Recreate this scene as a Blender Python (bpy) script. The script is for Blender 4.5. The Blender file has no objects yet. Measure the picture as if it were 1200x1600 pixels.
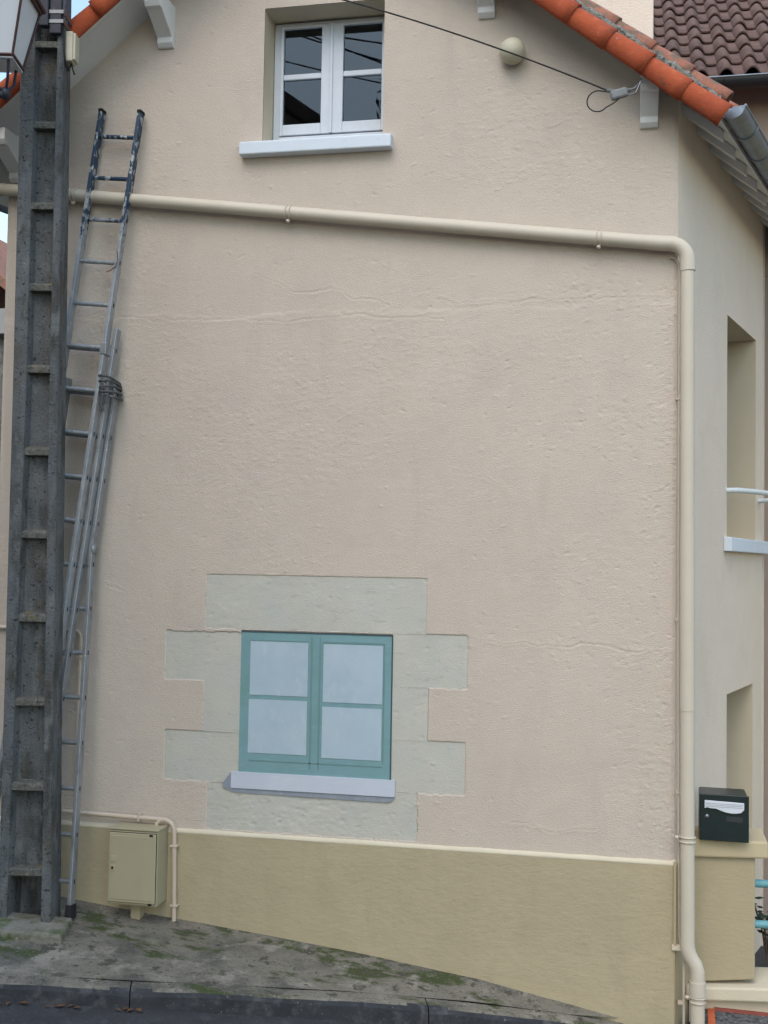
import bpy, bmesh, math, random
import numpy as np
from mathutils import Vector, Matrix

# ------------------------------------------------------------------ camera, sky, sun, exposure
S = bpy.context.scene
COL = S.collection
R = math.radians
yaw, pitch, roll = R(-11.494), R(2.489), R(0.967)
fw = Vector((math.sin(yaw), math.cos(yaw), 0)); rt = Vector((math.cos(yaw), -math.sin(yaw), 0)); up = Vector((0, 0, 1))
f2 = fw * math.cos(pitch) + up * math.sin(pitch); u2 = up * math.cos(pitch) - fw * math.sin(pitch)
r3 = rt * math.cos(roll) + u2 * math.sin(roll); u3 = u2 * math.cos(roll) - rt * math.sin(roll)
cam_d = bpy.data.cameras.new('camera'); cam = bpy.data.objects.new('camera', cam_d); COL.objects.link(cam)
cam_d.sensor_fit = 'VERTICAL'; cam_d.sensor_height = 36.0; cam_d.sensor_width = 27.0; cam_d.lens = 40.5
cam_d.clip_start = 0.05; cam_d.clip_end = 2000
m = Matrix((( r3.x, u3.x, -f2.x, -0.336), (r3.y, u3.y, -f2.y, -6.993), (r3.z, u3.z, -f2.z, 2.208), (0, 0, 0, 1)))
cam.matrix_world = m
S.camera = cam

SUN_DIR = Vector((-0.10, -0.62, 0.78)).normalized()
world = bpy.data.worlds.new('World'); S.world = world; world.use_nodes = True
wn = world.node_tree; bg = wn.nodes['Background']
sky = wn.nodes.new('ShaderNodeTexSky'); sky.sky_type = 'NISHITA'; sky.sun_disc = False
sky.sun_elevation = math.asin(SUN_DIR.z); sky.sun_rotation = math.atan2(SUN_DIR.x, SUN_DIR.y)
sky.air_density = 1.6; sky.dust_density = 1.5; sky.ozone_density = 1.0
wn.links.new(sky.outputs[0], bg.inputs[0]); bg.inputs[1].default_value = 0.15
sun_d = bpy.data.lights.new('sun', 'SUN'); sun = bpy.data.objects.new('sun', sun_d); COL.objects.link(sun)
sun_d.energy = 0.5; sun_d.angle = R(40); sun_d.color = (1.0, 0.96, 0.9)
sun.rotation_euler = SUN_DIR.to_track_quat('Z', 'Y').to_euler()
S.view_settings.view_transform = 'Standard'; S.view_settings.look = 'None'
S.view_settings.gamma = 1.0; S.view_settings.exposure = 0.96; S.view_settings.use_curve_mapping = False
S.cycles.use_denoising = True; S.cycles.max_bounces = 6

rng = random.Random(7)
nrng = np.random.RandomState(11)

# ------------------------------------------------------------------ helpers: objects
W = {}                                           # world location of every parent object


def tag(o, label=None, cat=None, group=None, kind=None):
    if label: o['label'] = label
    if cat: o['category'] = cat
    if group: o['group'] = group
    if kind: o['kind'] = kind
    return o


def empty(name, loc, parent=None):
    o = bpy.data.objects.new(name, None); COL.objects.link(o); o.empty_display_size = 0.1
    loc = Vector(loc); W[o.name] = loc
    if parent: o.parent = parent; o.location = loc - W[parent.name]
    else: o.location = loc
    return o


def link_mesh(name, me, loc, parent=None):
    o = bpy.data.objects.new(name, me); COL.objects.link(o)
    W[o.name] = Vector(loc)
    if parent: o.parent = parent; o.location = Vector(loc) - W[parent.name]
    else: o.location = Vector(loc)
    return o


def place(name, me, M, parent):
    """shared mesh at a world matrix"""
    o = bpy.data.objects.new(name, me); COL.objects.link(o)
    o.parent = parent
    o.matrix_basis = Matrix.Translation(-W[parent.name]) @ M
    W[o.name] = M.translation.copy()
    return o


class MB:
    def __init__(s): s.v = []; s.f = []; s.smooth = []

    def add(s, vs, fs, smooth=False):
        n = len(s.v); s.v += [tuple(p) for p in vs]
        for q in fs: s.f.append(tuple(i + n for i in q)); s.smooth.append(smooth)
        return s

    def hexa(s, b, t):
        """b, t: 4 points each, counter-clockwise seen from above (b below t)"""
        return s.add(list(b) + list(t), [(3, 2, 1, 0), (4, 5, 6, 7), (0, 1, 5, 4), (1, 2, 6, 5), (2, 3, 7, 6), (3, 0, 4, 7)])

    def box(s, x0, x1, y0, y1, z0, z1, M=None):
        b = [(x0, y0, z0), (x1, y0, z0), (x1, y1, z0), (x0, y1, z0)]; t = [(x, y, z1) for x, y, _ in b]
        if M is not None: b = [M @ Vector(p) for p in b]; t = [M @ Vector(p) for p in t]
        return s.hexa(b, t)

    def prism(s, poly, a, M=None):
        """polygon (list of 2d) extruded: fn a(u,v,k) -> point for k in 0,1"""
        n = len(poly); vs = [a(u, v, 0) for u, v in poly] + [a(u, v, 1) for u, v in poly]
        fs = [tuple(range(n - 1, -1, -1)), tuple(range(n, 2 * n))] + [(i, (i + 1) % n, n + (i + 1) % n, n + i) for i in range(n)]
        return s.add(vs, fs)

    def tube(s, pts, r, n=12, caps=True):
        pts = [Vector(p) for p in pts]; rr = r if isinstance(r, (list, tuple)) else [r] * len(pts)
        rings = []; prev = None
        for i, p in enumerate(pts):
            a = pts[max(i - 1, 0)]; b = pts[min(i + 1, len(pts) - 1)]; t = (b - a).normalized()
            if prev is None:
                q = Vector((0, 0, 1)) if abs(t.z) < 0.9 else Vector((1, 0, 0)); e1 = (q - t * q.dot(t)).normalized()
            else: e1 = (prev - t * prev.dot(t)).normalized()
            prev = e1; e2 = t.cross(e1)
            rings.append([p + (e1 * math.cos(2 * math.pi * k / n) + e2 * math.sin(2 * math.pi * k / n)) * rr[i] for k in range(n)])
        vs = [q for g in rings for q in g]; fs = []
        for i in range(len(rings) - 1):
            for k in range(n): fs.append((i * n + k, i * n + (k + 1) % n, (i + 1) * n + (k + 1) % n, (i + 1) * n + k))
        s.add(vs, fs, True)
        if caps:
            s.add(rings[0], [tuple(range(n - 1, -1, -1))]); s.add(rings[-1], [tuple(range(n))])
        return s

    def lathe(s, prof, c, axis, n=20):
        """prof: (r, h) along axis from c"""
        ax = Vector(axis).normalized(); q = Vector((0, 0, 1)) if abs(ax.z) < 0.9 else Vector((1, 0, 0))
        e1 = (q - ax * q.dot(ax)).normalized(); e2 = ax.cross(e1); c = Vector(c)
        vs = [c + ax * h + (e1 * math.cos(2 * math.pi * k / n) + e2 * math.sin(2 * math.pi * k / n)) * r for r, h in prof for k in range(n)]
        fs = [(i * n + k, i * n + (k + 1) % n, (i + 1) * n + (k + 1) % n, (i + 1) * n + k) for i in range(len(prof) - 1) for k in range(n)]
        return s.add(vs, fs, True)

    def mesh(s, name, mat=None, fix=True, origin=None):
        me = bpy.data.meshes.new(name); v = np.array(s.v, float)
        c = (v.min(0) + v.max(0)) / 2 if origin is None else np.array(origin, float)
        me.from_pydata([tuple(p) for p in (v - c)], [], s.f)
        me.polygons.foreach_set('use_smooth', s.smooth)
        if fix:
            bm = bmesh.new(); bm.from_mesh(me); bmesh.ops.recalc_face_normals(bm, faces=bm.faces); bm.to_mesh(me); bm.free()
        if mat: me.materials.append(mat)
        return me, Vector(c)

    def build(s, name, mat, parent=None, bevel=0.0, fix=True, seg=2):
        me, c = s.mesh(name, mat, fix)
        o = link_mesh(name, me, c, parent)
        if bevel:
            b = o.modifiers.new('bevel', 'BEVEL'); b.width = bevel; b.segments = seg; b.limit_method = 'ANGLE'; b.angle_limit = R(40)
        return o


def arc(c, r, a0, a1, e1, e2, n=8):
    c = Vector(c); e1 = Vector(e1); e2 = Vector(e2)
    return [c + e1 * r * math.cos(a0 + (a1 - a0) * i / n) + e2 * r * math.sin(a0 + (a1 - a0) * i / n) for i in range(n + 1)]


# ------------------------------------------------------------------ helpers: noise for relief meshes
NT = {}


def vnoise(x, y, seed):
    if seed not in NT: NT[seed] = np.random.RandomState(seed).rand(256, 256)
    T = NT[seed]
    xi = np.floor(x).astype(int); yi = np.floor(y).astype(int); fx = x - xi; fy = y - yi
    fx = fx * fx * (3 - 2 * fx); fy = fy * fy * (3 - 2 * fy)
    g = lambda a, b: T[a % 256, b % 256]
    return (g(xi, yi) * (1 - fx) + g(xi + 1, yi) * fx) * (1 - fy) + (g(xi, yi + 1) * (1 - fx) + g(xi + 1, yi + 1) * fx) * fy - 0.5


def fbm(x, y, seed, o=4):
    s = 0; a = 1; t = 0
    for i in range(o):
        c_, s_ = math.cos(0.6 + 0.9 * i) * 2 ** i, math.sin(0.6 + 0.9 * i) * 2 ** i
        s = s + a * vnoise(x * c_ - y * s_ + 17.3, x * s_ + y * c_ + 91.7, seed + i); t += a; a *= 0.55
    return s / t


def sstep(e0, e1, x):
    t = np.clip((x - e0) / (e1 - e0), 0, 1); return t * t * (3 - 2 * t)


# ------------------------------------------------------------------ helpers: materials
def ramp_mix(nt, fac, c1, c2):
    mx = nt.nodes.new('ShaderNodeMix'); mx.data_type = 'RGBA'
    nt.links.new(fac, mx.inputs[0])
    for k, c in ((6, c1), (7, c2)):
        if isinstance(c, (tuple, list)): mx.inputs[k].default_value = (*c[:3], 1)
        else: nt.links.new(c, mx.inputs[k])
    return mx.outputs[2]


def noise_fac(nt, scale, lo, hi, stretch=(1, 1, 1), detail=None, rough=0.64, loc=(0, 0, 0), src=None):
    if detail is None: detail = 7 if scale < 5 else 4 if scale < 20 else 2.5
    if src is None:
        g = nt.nodes.new('ShaderNodeNewGeometry'); src = g.outputs['Position']
    mp = nt.nodes.new('ShaderNodeMapping'); mp.inputs['Scale'].default_value = stretch; mp.inputs['Location'].default_value = loc
    nt.links.new(src, mp.inputs[0])
    n = nt.nodes.new('ShaderNodeTexNoise'); n.inputs['Scale'].default_value = scale; n.inputs['Detail'].default_value = detail; n.inputs['Roughness'].default_value = rough
    nt.links.new(mp.outputs[0], n.inputs['Vector'])
    r = nt.nodes.new('ShaderNodeMapRange'); r.inputs[1].default_value = lo; r.inputs[2].default_value = hi; r.clamp = True
    nt.links.new(n.outputs[0], r.inputs[0])
    return r.outputs[0]


def mul(c, k): return tuple(min(1, a * k) for a in c)


def mat(name, col, rough=0.75, var=0.12, vscale=3.0, layers=(), bump=0.0, bscale=120.0, bstretch=(1, 1, 1), bdist=0.002, metal=0.0, spec=0.4, bump2=None):
    """layers: (colour, scale, lo, hi, stretch) painted over by noise masks"""
    M = bpy.data.materials.new(name); M.use_nodes = True; nt = M.node_tree; b = nt.nodes['Principled BSDF']
    c = ramp_mix(nt, noise_fac(nt, vscale, 0.3, 0.7), mul(col, 1 - var), mul(col, 1 + var))
    for i, L in enumerate(layers):
        col2, sc, lo, hi = L[:4]; st = L[4] if len(L) > 4 else (1, 1, 1)
        c = ramp_mix(nt, noise_fac(nt, sc, lo, hi, st, loc=(3.7 * i + 1.3, 1.9 * i, 5.1 * i)), c, col2)
    nt.links.new(c, b.inputs['Base Color'])
    b.inputs['Roughness'].default_value = rough; b.inputs['Metallic'].default_value = metal
    b.inputs['Specular IOR Level'].default_value = spec
    if bump:
        bp = nt.nodes.new('ShaderNodeBump'); bp.inputs['Strength'].default_value = bump; bp.inputs['Distance'].default_value = bdist
        nt.links.new(noise_fac(nt, bscale, 0.2, 0.8, bstretch, 2), bp.inputs['Height'])
        out = bp
        if bump2:
            s2, sc2, st2, d2 = bump2
            b2 = nt.nodes.new('ShaderNodeBump'); b2.inputs['Strength'].default_value = s2; b2.inputs['Distance'].default_value = d2
            nt.links.new(noise_fac(nt, sc2, 0.25, 0.75, st2, 2, loc=(9, 4, 2)), b2.inputs['Height'])
            nt.links.new(bp.outputs[0], b2.inputs['Normal']); out = b2
        nt.links.new(out.outputs[0], b.inputs['Normal'])
    return M


def glass(name, tint=(0.55, 0.6, 0.62)):
    M = bpy.data.materials.new(name); M.use_nodes = True; nt = M.node_tree; nt.nodes.clear()
    o = nt.nodes.new('ShaderNodeOutputMaterial'); mx = nt.nodes.new('ShaderNodeMixShader'); fr = nt.nodes.new('ShaderNodeFresnel'); fr.inputs[0].default_value = 1.62
    tr = nt.nodes.new('ShaderNodeBsdfTransparent'); tr.inputs[0].default_value = (*tint, 1)
    gl = nt.nodes.new('ShaderNodeBsdfGlossy'); gl.inputs['Roughness'].default_value = 0.0; gl.inputs[0].default_value = (0.78, 0.92, 1, 1)
    nt.links.new(fr.outputs[0], mx.inputs[0]); nt.links.new(tr.outputs[0], mx.inputs[1]); nt.links.new(gl.outputs[0], mx.inputs[2]); nt.links.new(mx.outputs[0], o.inputs[0])
    return M


HZ = (1, 1, 3.2)
M_wall = mat('render_pink_beige', (0.560, 0.482, 0.402), 0.9, 0.04, 1.1, [((0.52, 0.446, 0.382), 2.6, 0.50, 0.75), ((0.58, 0.505, 0.435), 6, 0.58, 0.78), ((0.51, 0.437, 0.372), 5, 0.58, 0.80, (1, 1, 0.14)), ((0.50, 0.43, 0.365), 45, 0.60, 0.72, (1, 1, 1.8))], 0.75, 75, (1, 1, 2.4), 0.0035, bump2=(0.35, 190, (1, 1, 1.6), 0.0016))
M_side = mat('render_pale_side', (0.76, 0.648, 0.535), 0.9, 0.04, 1.1, [((0.70, 0.595, 0.475), 2.4, 0.52, 0.78), ((0.69, 0.585, 0.47), 5, 0.58, 0.8, (1, 1, 0.15)), ((0.69, 0.585, 0.465), 45, 0.6, 0.72)], 1.0, 75, (1, 1, 2), 0.003, bump2=(0.3, 190, (1, 1, 1.6), 0.0015))
M_plinth = mat('render_olive_plinth', (0.415, 0.350, 0.225), 0.88, 0.05, 1.3, [((0.385, 0.325, 0.21), 3.5, 0.5, 0.75), ((0.38, 0.32, 0.207), 6, 0.56, 0.8, (1, 1, 0.2)), ((0.37, 0.315, 0.205), 50, 0.60, 0.72, (1, 1, 1.8))], 0.35, 110, HZ, 0.002, bump2=(0.25, 20, (1, 1, 2), 0.006))
M_ledge = mat('cream_ledge', (0.6, 0.535, 0.4), 0.85, 0.05, 4, [], 0.3, 60, (1, 1, 1), 0.003)
M_reveal = mat('reveal_olive_cream', (0.58, 0.5, 0.365), 0.88, 0.05, 2, [], 0.25, 90, (1, 1, 1), 0.002)
M_stone = mat('painted_quoin_stone', (0.505, 0.485, 0.42), 0.9, 0.06, 2.4, [((0.475, 0.48, 0.435), 3.2, 0.45, 0.7), ((0.53, 0.515, 0.45), 8, 0.56, 0.75), ((0.42, 0.41, 0.36), 16, 0.58, 0.72, (0.5, 1, 1.5))], 0.5, 75, (1, 1, 2.4), 0.003, bump2=(0.35, 190, (1, 1, 1.6), 0.0015))
M_green = mat('mural_green_frame', (0.175, 0.31, 0.325), 0.8, 0.08, 2.2, [((0.195, 0.33, 0.36), 2.5, 0.48, 0.66), ((0.155, 0.29, 0.265), 3.1, 0.55, 0.75), ((0.205, 0.345, 0.35), 30, 0.58, 0.72, (0.4, 1, 2.5))], 0.4, 110, HZ, 0.002)
M_green_d = mat('mural_green_line', (0.14, 0.255, 0.25), 0.8, 0.1, 3, [], 0.2, 120)
M_green_dd = mat('mural_dark_edge', (0.05, 0.085, 0.10), 0.8, 0.1, 3, [], 0.2, 120)
M_mpane = mat('mural_pale_pane', (0.385, 0.48, 0.545), 0.8, 0.07, 2.0, [((0.43, 0.515, 0.565), 2.2, 0.46, 0.66), ((0.345, 0.445, 0.52), 4, 0.54, 0.74), ((0.44, 0.525, 0.565), 20, 0.57, 0.75, (1, 1, 0.5))], 0.45, 110, HZ, 0.002)
M_msill = mat('mural_lilac_sill', (0.52, 0.555, 0.625), 0.85, 0.04, 3, [((0.58, 0.605, 0.65), 18, 0.55, 0.75, (0.3, 1, 3))], 0.4, 90, HZ, 0.003)
M_mshadow = mat('mural_painted_shadow', (0.25, 0.28, 0.325), 0.88, 0.06, 6, [((0.33, 0.345, 0.35), 14, 0.5, 0.75)], 0.4, 90, HZ, 0.003)
M_white = mat('white_joinery', (0.56, 0.6, 0.65), 0.55, 0.05, 6, [((0.49, 0.52, 0.56), 14, 0.62, 0.8)], 0.1, 40)
M_wsill = mat('white_sill', (0.64, 0.7, 0.76), 0.75, 0.03, 5, [((0.55, 0.60, 0.65), 16, 0.6, 0.8)], 0.2, 70, (1, 1, 1), 0.002)
M_woodwhite = mat('white_painted_wood', (0.72, 0.72, 0.7), 0.7, 0.04, 3, [((0.60, 0.59, 0.55), 8, 0.62, 0.85)], 0.15, 40, (0.3, 1, 1), 0.002)
M_pipe = mat('cream_painted_pipe', (0.565, 0.505, 0.405), 0.5, 0.03, 4, [((0.50, 0.45, 0.36), 9, 0.62, 0.8)], 0.08, 30)
M_conduit = mat('pink_cream_conduit', (0.55, 0.46, 0.36), 0.6, 0.04, 5, [], 0.05, 40)
M_zinc = mat('zinc', (0.20, 0.235, 0.28), 0.42, 0.12, 9, [((0.27, 0.30, 0.33), 20, 0.55, 0.75)], 0.08, 30, metal=0.6)
M_tile_new = mat('terracotta_new', (0.40, 0.088, 0.038), 0.85, 0.12, 4, [((0.30, 0.068, 0.034), 5, 0.5, 0.72), ((0.45, 0.125, 0.06), 17, 0.56, 0.72), ((0.17, 0.08, 0.055), 9, 0.58, 0.72), ((0.24, 0.21, 0.17), 48, 0.68, 0.74)], 0.5, 80, (1, 1, 1), 0.003, spec=0.2)
M_tile_old = mat('terracotta_weathered', (0.34, 0.135, 0.085), 0.88, 0.2, 7, [((0.15, 0.12, 0.085), 13, 0.45, 0.62), ((0.42, 0.2, 0.14), 21, 0.6, 0.75)], 0.4, 80, bdist=0.004)
M_mortar = mat('grey_mortar', (0.20, 0.19, 0.165), 0.95, 0.3, 26, [((0.07, 0.07, 0.06), 34, 0.52, 0.62), ((0.33, 0.31, 0.27), 40, 0.6, 0.7)], 0.8, 60, bdist=0.01)
M_tile_brown = mat('brown_roof_tile', (0.13, 0.078, 0.066), 0.75, 0.25, 5, [((0.17, 0.10, 0.075), 8, 0.5, 0.7), ((0.06, 0.045, 0.04), 17, 0.56, 0.72)], 0.3, 90)
M_black = mat('black_gutter', (0.022, 0.024, 0.028), 0.4, 0.1, 6, [], 0)
M_concrete = mat('pole_concrete', (0.118, 0.126, 0.130), 0.92, 0.2, 5, [((0.055, 0.056, 0.052), 7, 0.47, 0.64, (1, 1, 0.3)), ((0.165, 0.172, 0.168), 13, 0.54, 0.70, (1, 1, 0.4)), ((0.085, 0.070, 0.048), 4, 0.55, 0.72, (1, 1, 0.5)), ((0.03, 0.03, 0.028), 38, 0.61, 0.68), ((0.17, 0.178, 0.175), 60, 0.66, 0.72)], 0.8, 70, (1, 1, 1), 0.006)
M_rib = mat('pole_rib_concrete', (0.115, 0.115, 0.1), 0.95, 0.25, 22, [((0.19, 0.18, 0.14), 30, 0.55, 0.68), ((0.23, 0.155, 0.035), 7, 0.58, 0.66), ((0.06, 0.06, 0.055), 40, 0.55, 0.65)], 0.9, 70, (1, 1, 1), 0.006)
M_slab = mat('mossy_slab', (0.20, 0.19, 0.155), 0.95, 0.2, 8, [((0.075, 0.10, 0.035), 6, 0.47, 0.62), ((0.28, 0.26, 0.22), 25, 0.6, 0.7)], 0.7, 60, (1, 1, 1), 0.006)
M_pave = mat('pavement_concrete', (0.195, 0.178, 0.140), 0.95, 0.22, 2.2, [((0.095, 0.092, 0.075), 2.6, 0.47, 0.62), ((0.055, 0.070, 0.024), 2.3, 0.54, 0.60, (1, 2.0, 1)), ((0.275, 0.25, 0.205), 4.6, 0.54, 0.64), ((0.075, 0.07, 0.055), 10, 0.58, 0.64), ((0.075, 0.07, 0.058), 40, 0.61, 0.68), ((0.25, 0.23, 0.19), 60, 0.63, 0.70), ((0.42, 0.39, 0.34), 95, 0.70, 0.73)], 1.0, 60, (1, 1, 1), 0.008, bump2=(0.6, 14, (1, 1, 1), 0.014))
M_kerb = mat('kerb_stone', (0.036, 0.038, 0.043), 0.85, 0.25, 6, [((0.075, 0.075, 0.077), 11, 0.52, 0.66), ((0.025, 0.027, 0.03), 16, 0.56, 0.7), ((0.2, 0.19, 0.17), 60, 0.68, 0.74)], 0.5, 60, (1, 1, 1), 0.005)
M_road = mat('asphalt', (0.045, 0.045, 0.047), 0.9, 0.2, 4, [((0.075, 0.075, 0.075), 9, 0.52, 0.7), ((0.14, 0.135, 0.125), 130, 0.63, 0.7)], 0.9, 140, (1, 1, 1), 0.006)
M_yard = mat('yard_tarmac', (0.12, 0.125, 0.125), 0.9, 0.2, 8, [((0.05, 0.05, 0.05), 30, 0.5, 0.6), ((0.32, 0.32, 0.31), 45, 0.62, 0.7)], 0.9, 90, (1, 1, 1), 0.008)
M_orange = mat('orange_edge_paint', (0.55, 0.12, 0.045), 0.75, 0.15, 14, [((0.35, 0.10, 0.06), 25, 0.55, 0.7)], 0.3, 60)
M_alu = mat('aluminium_worn', (0.33, 0.35, 0.37), 0.45, 0.12, 9, [((0.23, 0.245, 0.26), 24, 0.52, 0.7, (1, 1, 0.3)), ((0.7, 0.58, 0.56), 40, 0.68, 0.74)], 0.1, 40, metal=0.55)
M_rubber = mat('black_rubber', (0.018, 0.018, 0.02), 0.8, 0.15, 20)
M_dark = mat('dark_hollow', (0.012, 0.012, 0.013), 0.9, 0.1, 20)
M_rope = mat('grey_cord', (0.075, 0.08, 0.085), 0.6, 0.2, 60, [((0.22, 0.22, 0.22), 50, 0.58, 0.66)])
M_lanternframe = mat('maroon_iron', (0.055, 0.022, 0.022), 0.5, 0.2, 20)
M_iron = mat('dark_blue_iron', (0.018, 0.021, 0.032), 0.5, 0.2, 20, [((0.05, 0.055, 0.07), 30, 0.6, 0.75)])
M_milk = mat('opal_glass', (0.62, 0.66, 0.70), 0.25, 0.03, 4)
M_steel = mat('steel_band', (0.22, 0.225, 0.23), 0.35, 0.08, 20, metal=0.8)
M_box = mat('cream_metal_box', (0.4, 0.355, 0.235), 0.55, 0.03, 3, [((0.37, 0.325, 0.215), 6, 0.55, 0.8)], 0.08, 40)
M_globe = mat('cream_globe', (0.52, 0.48, 0.36), 0.5, 0.05, 9)
M_mail = mat('dark_green_mailbox', (0.012, 0.022, 0.022), 0.32, 0.12, 7, [((0.035, 0.05, 0.048), 16, 0.56, 0.75)])
M_flap = mat('white_flap', (0.62, 0.65, 0.70), 0.4, 0.04, 9)
M_plate = mat('name_plate', (0.035, 0.04, 0.042), 0.3, 0.1, 9)
M_turq = mat('turquoise_rail', (0.13, 0.33, 0.37), 0.5, 0.12, 14, [((0.09, 0.22, 0.25), 30, 0.55, 0.7)])
M_rail = mat('white_rail', (0.62, 0.66, 0.66), 0.45, 0.05, 9)
M_cable = mat('black_cable', (0.02, 0.019, 0.018), 0.7, 0.1, 20)
M_leaf = mat('dark_leaf', (0.02, 0.05, 0.03), 0.5, 0.3, 25)
M_dry = mat('dry_leaf', (0.12, 0.06, 0.03), 0.85, 0.4, 30)
M_nwall = mat('neighbour_render', (0.34, 0.265, 0.215), 0.9, 0.06, 1.5, [], 0.3, 80)
M_nolive = mat('neighbour_olive', (0.36, 0.30, 0.17), 0.9, 0.06, 1.5, [], 0.3, 80)
M_greywall = mat('grey_rubble_wall', (0.16, 0.15, 0.13), 0.95, 0.3, 9, [((0.09, 0.085, 0.08), 14, 0.5, 0.6)], 0.8, 40, bdist=0.01)
M_bark = mat('bark', (0.07, 0.055, 0.04), 0.95, 0.3, 18, [], 0.6, 30, (1, 1, 0.3), 0.01)
M_foliage = mat('foliage', (0.035, 0.065, 0.022), 0.7, 0.4, 3)
M_interior = mat('dim_room', (0.05, 0.05, 0.055), 0.9, 0.1, 2)
M_glass = glass('window_glass')


def paint_by_height(name):
    """aluminium that was splashed navy towards the top of the ladder"""
    M = mat(name, (0.33, 0.35, 0.37), 0.5, 0.12, 9, [((0.32, 0.35, 0.38), 24, 0.52, 0.7, (1, 1, 0.3))], 0.1, 40, metal=0.4)
    nt = M.node_tree; b = nt.nodes['Principled BSDF']; old = b.inputs['Base Color'].links[0].from_socket
    g = nt.nodes.new('ShaderNodeNewGeometry'); sx = nt.nodes.new('ShaderNodeSeparateXYZ'); nt.links.new(g.outputs['Position'], sx.inputs[0])
    n = nt.nodes.new('ShaderNodeTexNoise'); n.inputs['Scale'].default_value = 26; n.inputs['Detail'].default_value = 4; nt.links.new(g.outputs['Position'], n.inputs['Vector'])
    ad = nt.nodes.new('ShaderNodeMath'); ad.operation = 'MULTIPLY_ADD'; nt.links.new(n.outputs[0], ad.inputs[0]); ad.inputs[1].default_value = 1.2; nt.links.new(sx.outputs[2], ad.inputs[2])
    r = nt.nodes.new('ShaderNodeMapRange'); r.inputs[1].default_value = 4.95; r.inputs[2].default_value = 5.07; nt.links.new(ad.outputs[0], r.inputs[0])
    c = ramp_mix(nt, r.outputs[0], old, (0.035, 0.065, 0.11))
    c = ramp_mix(nt, noise_fac(nt, 34, 0.53, 0.60, (1, 1, 0.5), loc=(4, 2, 8)), c, (0.42, 0.44, 0.44))
    nt.links.new(c, b.inputs['Base Color'])
    return M


M_alu_top = paint_by_height('aluminium_navy_splashed')

# ------------------------------------------------------------------ ground
GX = [-60, -12, -8, -4.6, -3.78, -3.03, -1.86, -1.12, -0.235, 0.6, 3, 9, 60]
GZ = [1.1, 0.9, 0.5, 0.09, 0.0, -0.073, -0.187, -0.284, -0.445, -0.60, -0.98, -1.5, -1.7]


def zw(x): return float(np.interp(x, GX, GZ))
def kerb_y(x): return -1.29 + 0.352 * (x + 3.535)          # front top edge of the kerb
def kerb_back(x): return kerb_y(x) + 0.125
def zp(x, y): return zw(x) + 0.03 * min(y, 0.0)
def zroad(x, y): return zw(x) - 0.128 + 0.012 * (y - kerb_y(np.clip(x, -8, 3))) * (1 if y > -9 else 0) - (0.2 if y > 30 else 0)


# road: one sheet to the horizon
xs = [-400, -120, -60, -30, -16] + list(np.arange(-12, 8.01, 0.5)) + [12, 20, 40, 120, 400]
ys = [-400, -120, -50, -25, -14] + list(np.arange(-10, 4.01, 0.5)) + [8, 16, 40, 120, 400]
b = MB(); nx, ny = len(xs), len(ys)
b.add([(x, y, zroad(x, min(max(y, -9), 4))) for y in ys for x in xs], [(j * nx + i, j * nx + i + 1, (j + 1) * nx + i + 1, (j + 1) * nx + i) for j in range(ny - 1) for i in range(nx - 1)], True)
tag(b.build('road', M_road), 'dark asphalt road along the kerb', kind='structure')

# pavement: wedge between wall foot and kerb, slightly uneven
px = np.arange(-9.0, 0.02, 0.045)
vs = []; nrow = 26
for x in px:
    y0 = kerb_back(x); y1 = 0.05
    for j in range(nrow):
        y = y0 + (y1 - y0) * j / (nrow - 1)
        n = float(fbm(np.array(x * 2.2), np.array(y * 2.2), 31, 4)) * 0.016
        lift = 0.02 * max(0, 1 - abs(y) / 0.12)              # mortar fillet along the wall
        vs.append((x, y, zp(x, y) + n * min(1, (y - y0) / 0.1) + lift))
b = MB(); b.add(vs, [(i * nrow + j, (i + 1) * nrow + j, (i + 1) * nrow + j + 1, i * nrow + j + 1) for i in range(len(px) - 1) for j in range(nrow - 1)], True)
tag(b.build('pavement', M_pave), 'mossy grey concrete pavement wedge below the gable wall', kind='structure')

# kerb: stones set end to end
kroot = tag(empty('kerb', (-2.9, kerb_y(-2.9), zp(-2.9, -1) - 0.15)), 'low dark stone kerb along the pavement', kind='structure')
cuts = [-8.6, -7.2, -5.8, -4.3, -2.895, -1.35, 0.12]
for i in range(len(cuts) - 1):
    a, c = cuts[i] + 0.003, cuts[i + 1] - 0.003
    b = MB(); n = 14; ring = []
    for k in range(n + 1):
        x = a + (c - a) * k / n; yf = kerb_y(x); z = zp(x, yf) + 0.004 * math.sin(7 * x)
        d = Vector((0.943, 0.332, 0)); nn = Vector((-0.332, 0.943, 0)); P = Vector((x, yf, 0))
        j = 0.004 * math.sin(23 * x + i)
        prof = [(0.125, -0.3), (-0.012, -0.3), (-0.012, -0.15), (-0.004 + j * .5, -0.03), (0.008 + j, -0.008), (0.03, 0.001), (0.125, 0.004)]
        if k in (0, n): prof = [(u, v if v < -0.1 or u > 0.02 else v - 0.006) for u, v in prof]
        ring.append([P + nn * u + Vector((0, 0, z + v)) for u, v in prof])
    np_ = len(ring[0]); vv = [p for r_ in ring for p in r_]
    ff = [(k * np_ + q, k * np_ + (q + 1) % np_, (k + 1) * np_ + (q + 1) % np_, (k + 1) * np_ + q) for k in range(n) for q in range(np_)]
    b.add(vv, ff, False); b.add(ring[0], [tuple(range(np_))]); b.add(ring[-1], [tuple(range(np_ - 1, -1, -1))])
    ks = b.build('kerb_stone', M_kerb, kroot); ks.data.materials.append(M_pave)
    for pg in ks.data.polygons:
        if pg.normal.z > 0.9: pg.material_index = 1

# ------------------------------------------------------------------ house shell
SD = Vector((0.29557, 0.95532, 0)); SN = Vector((0.95532, -0.29557, 0))      # along the side wall, out of it
K = 0.3094                                                                    # plan skew of the house
XL = -4.37
AX, AZ, SR, SL = -2.231, 6.722, 0.76, 0.82                                    # soffit apex and slopes


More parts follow.
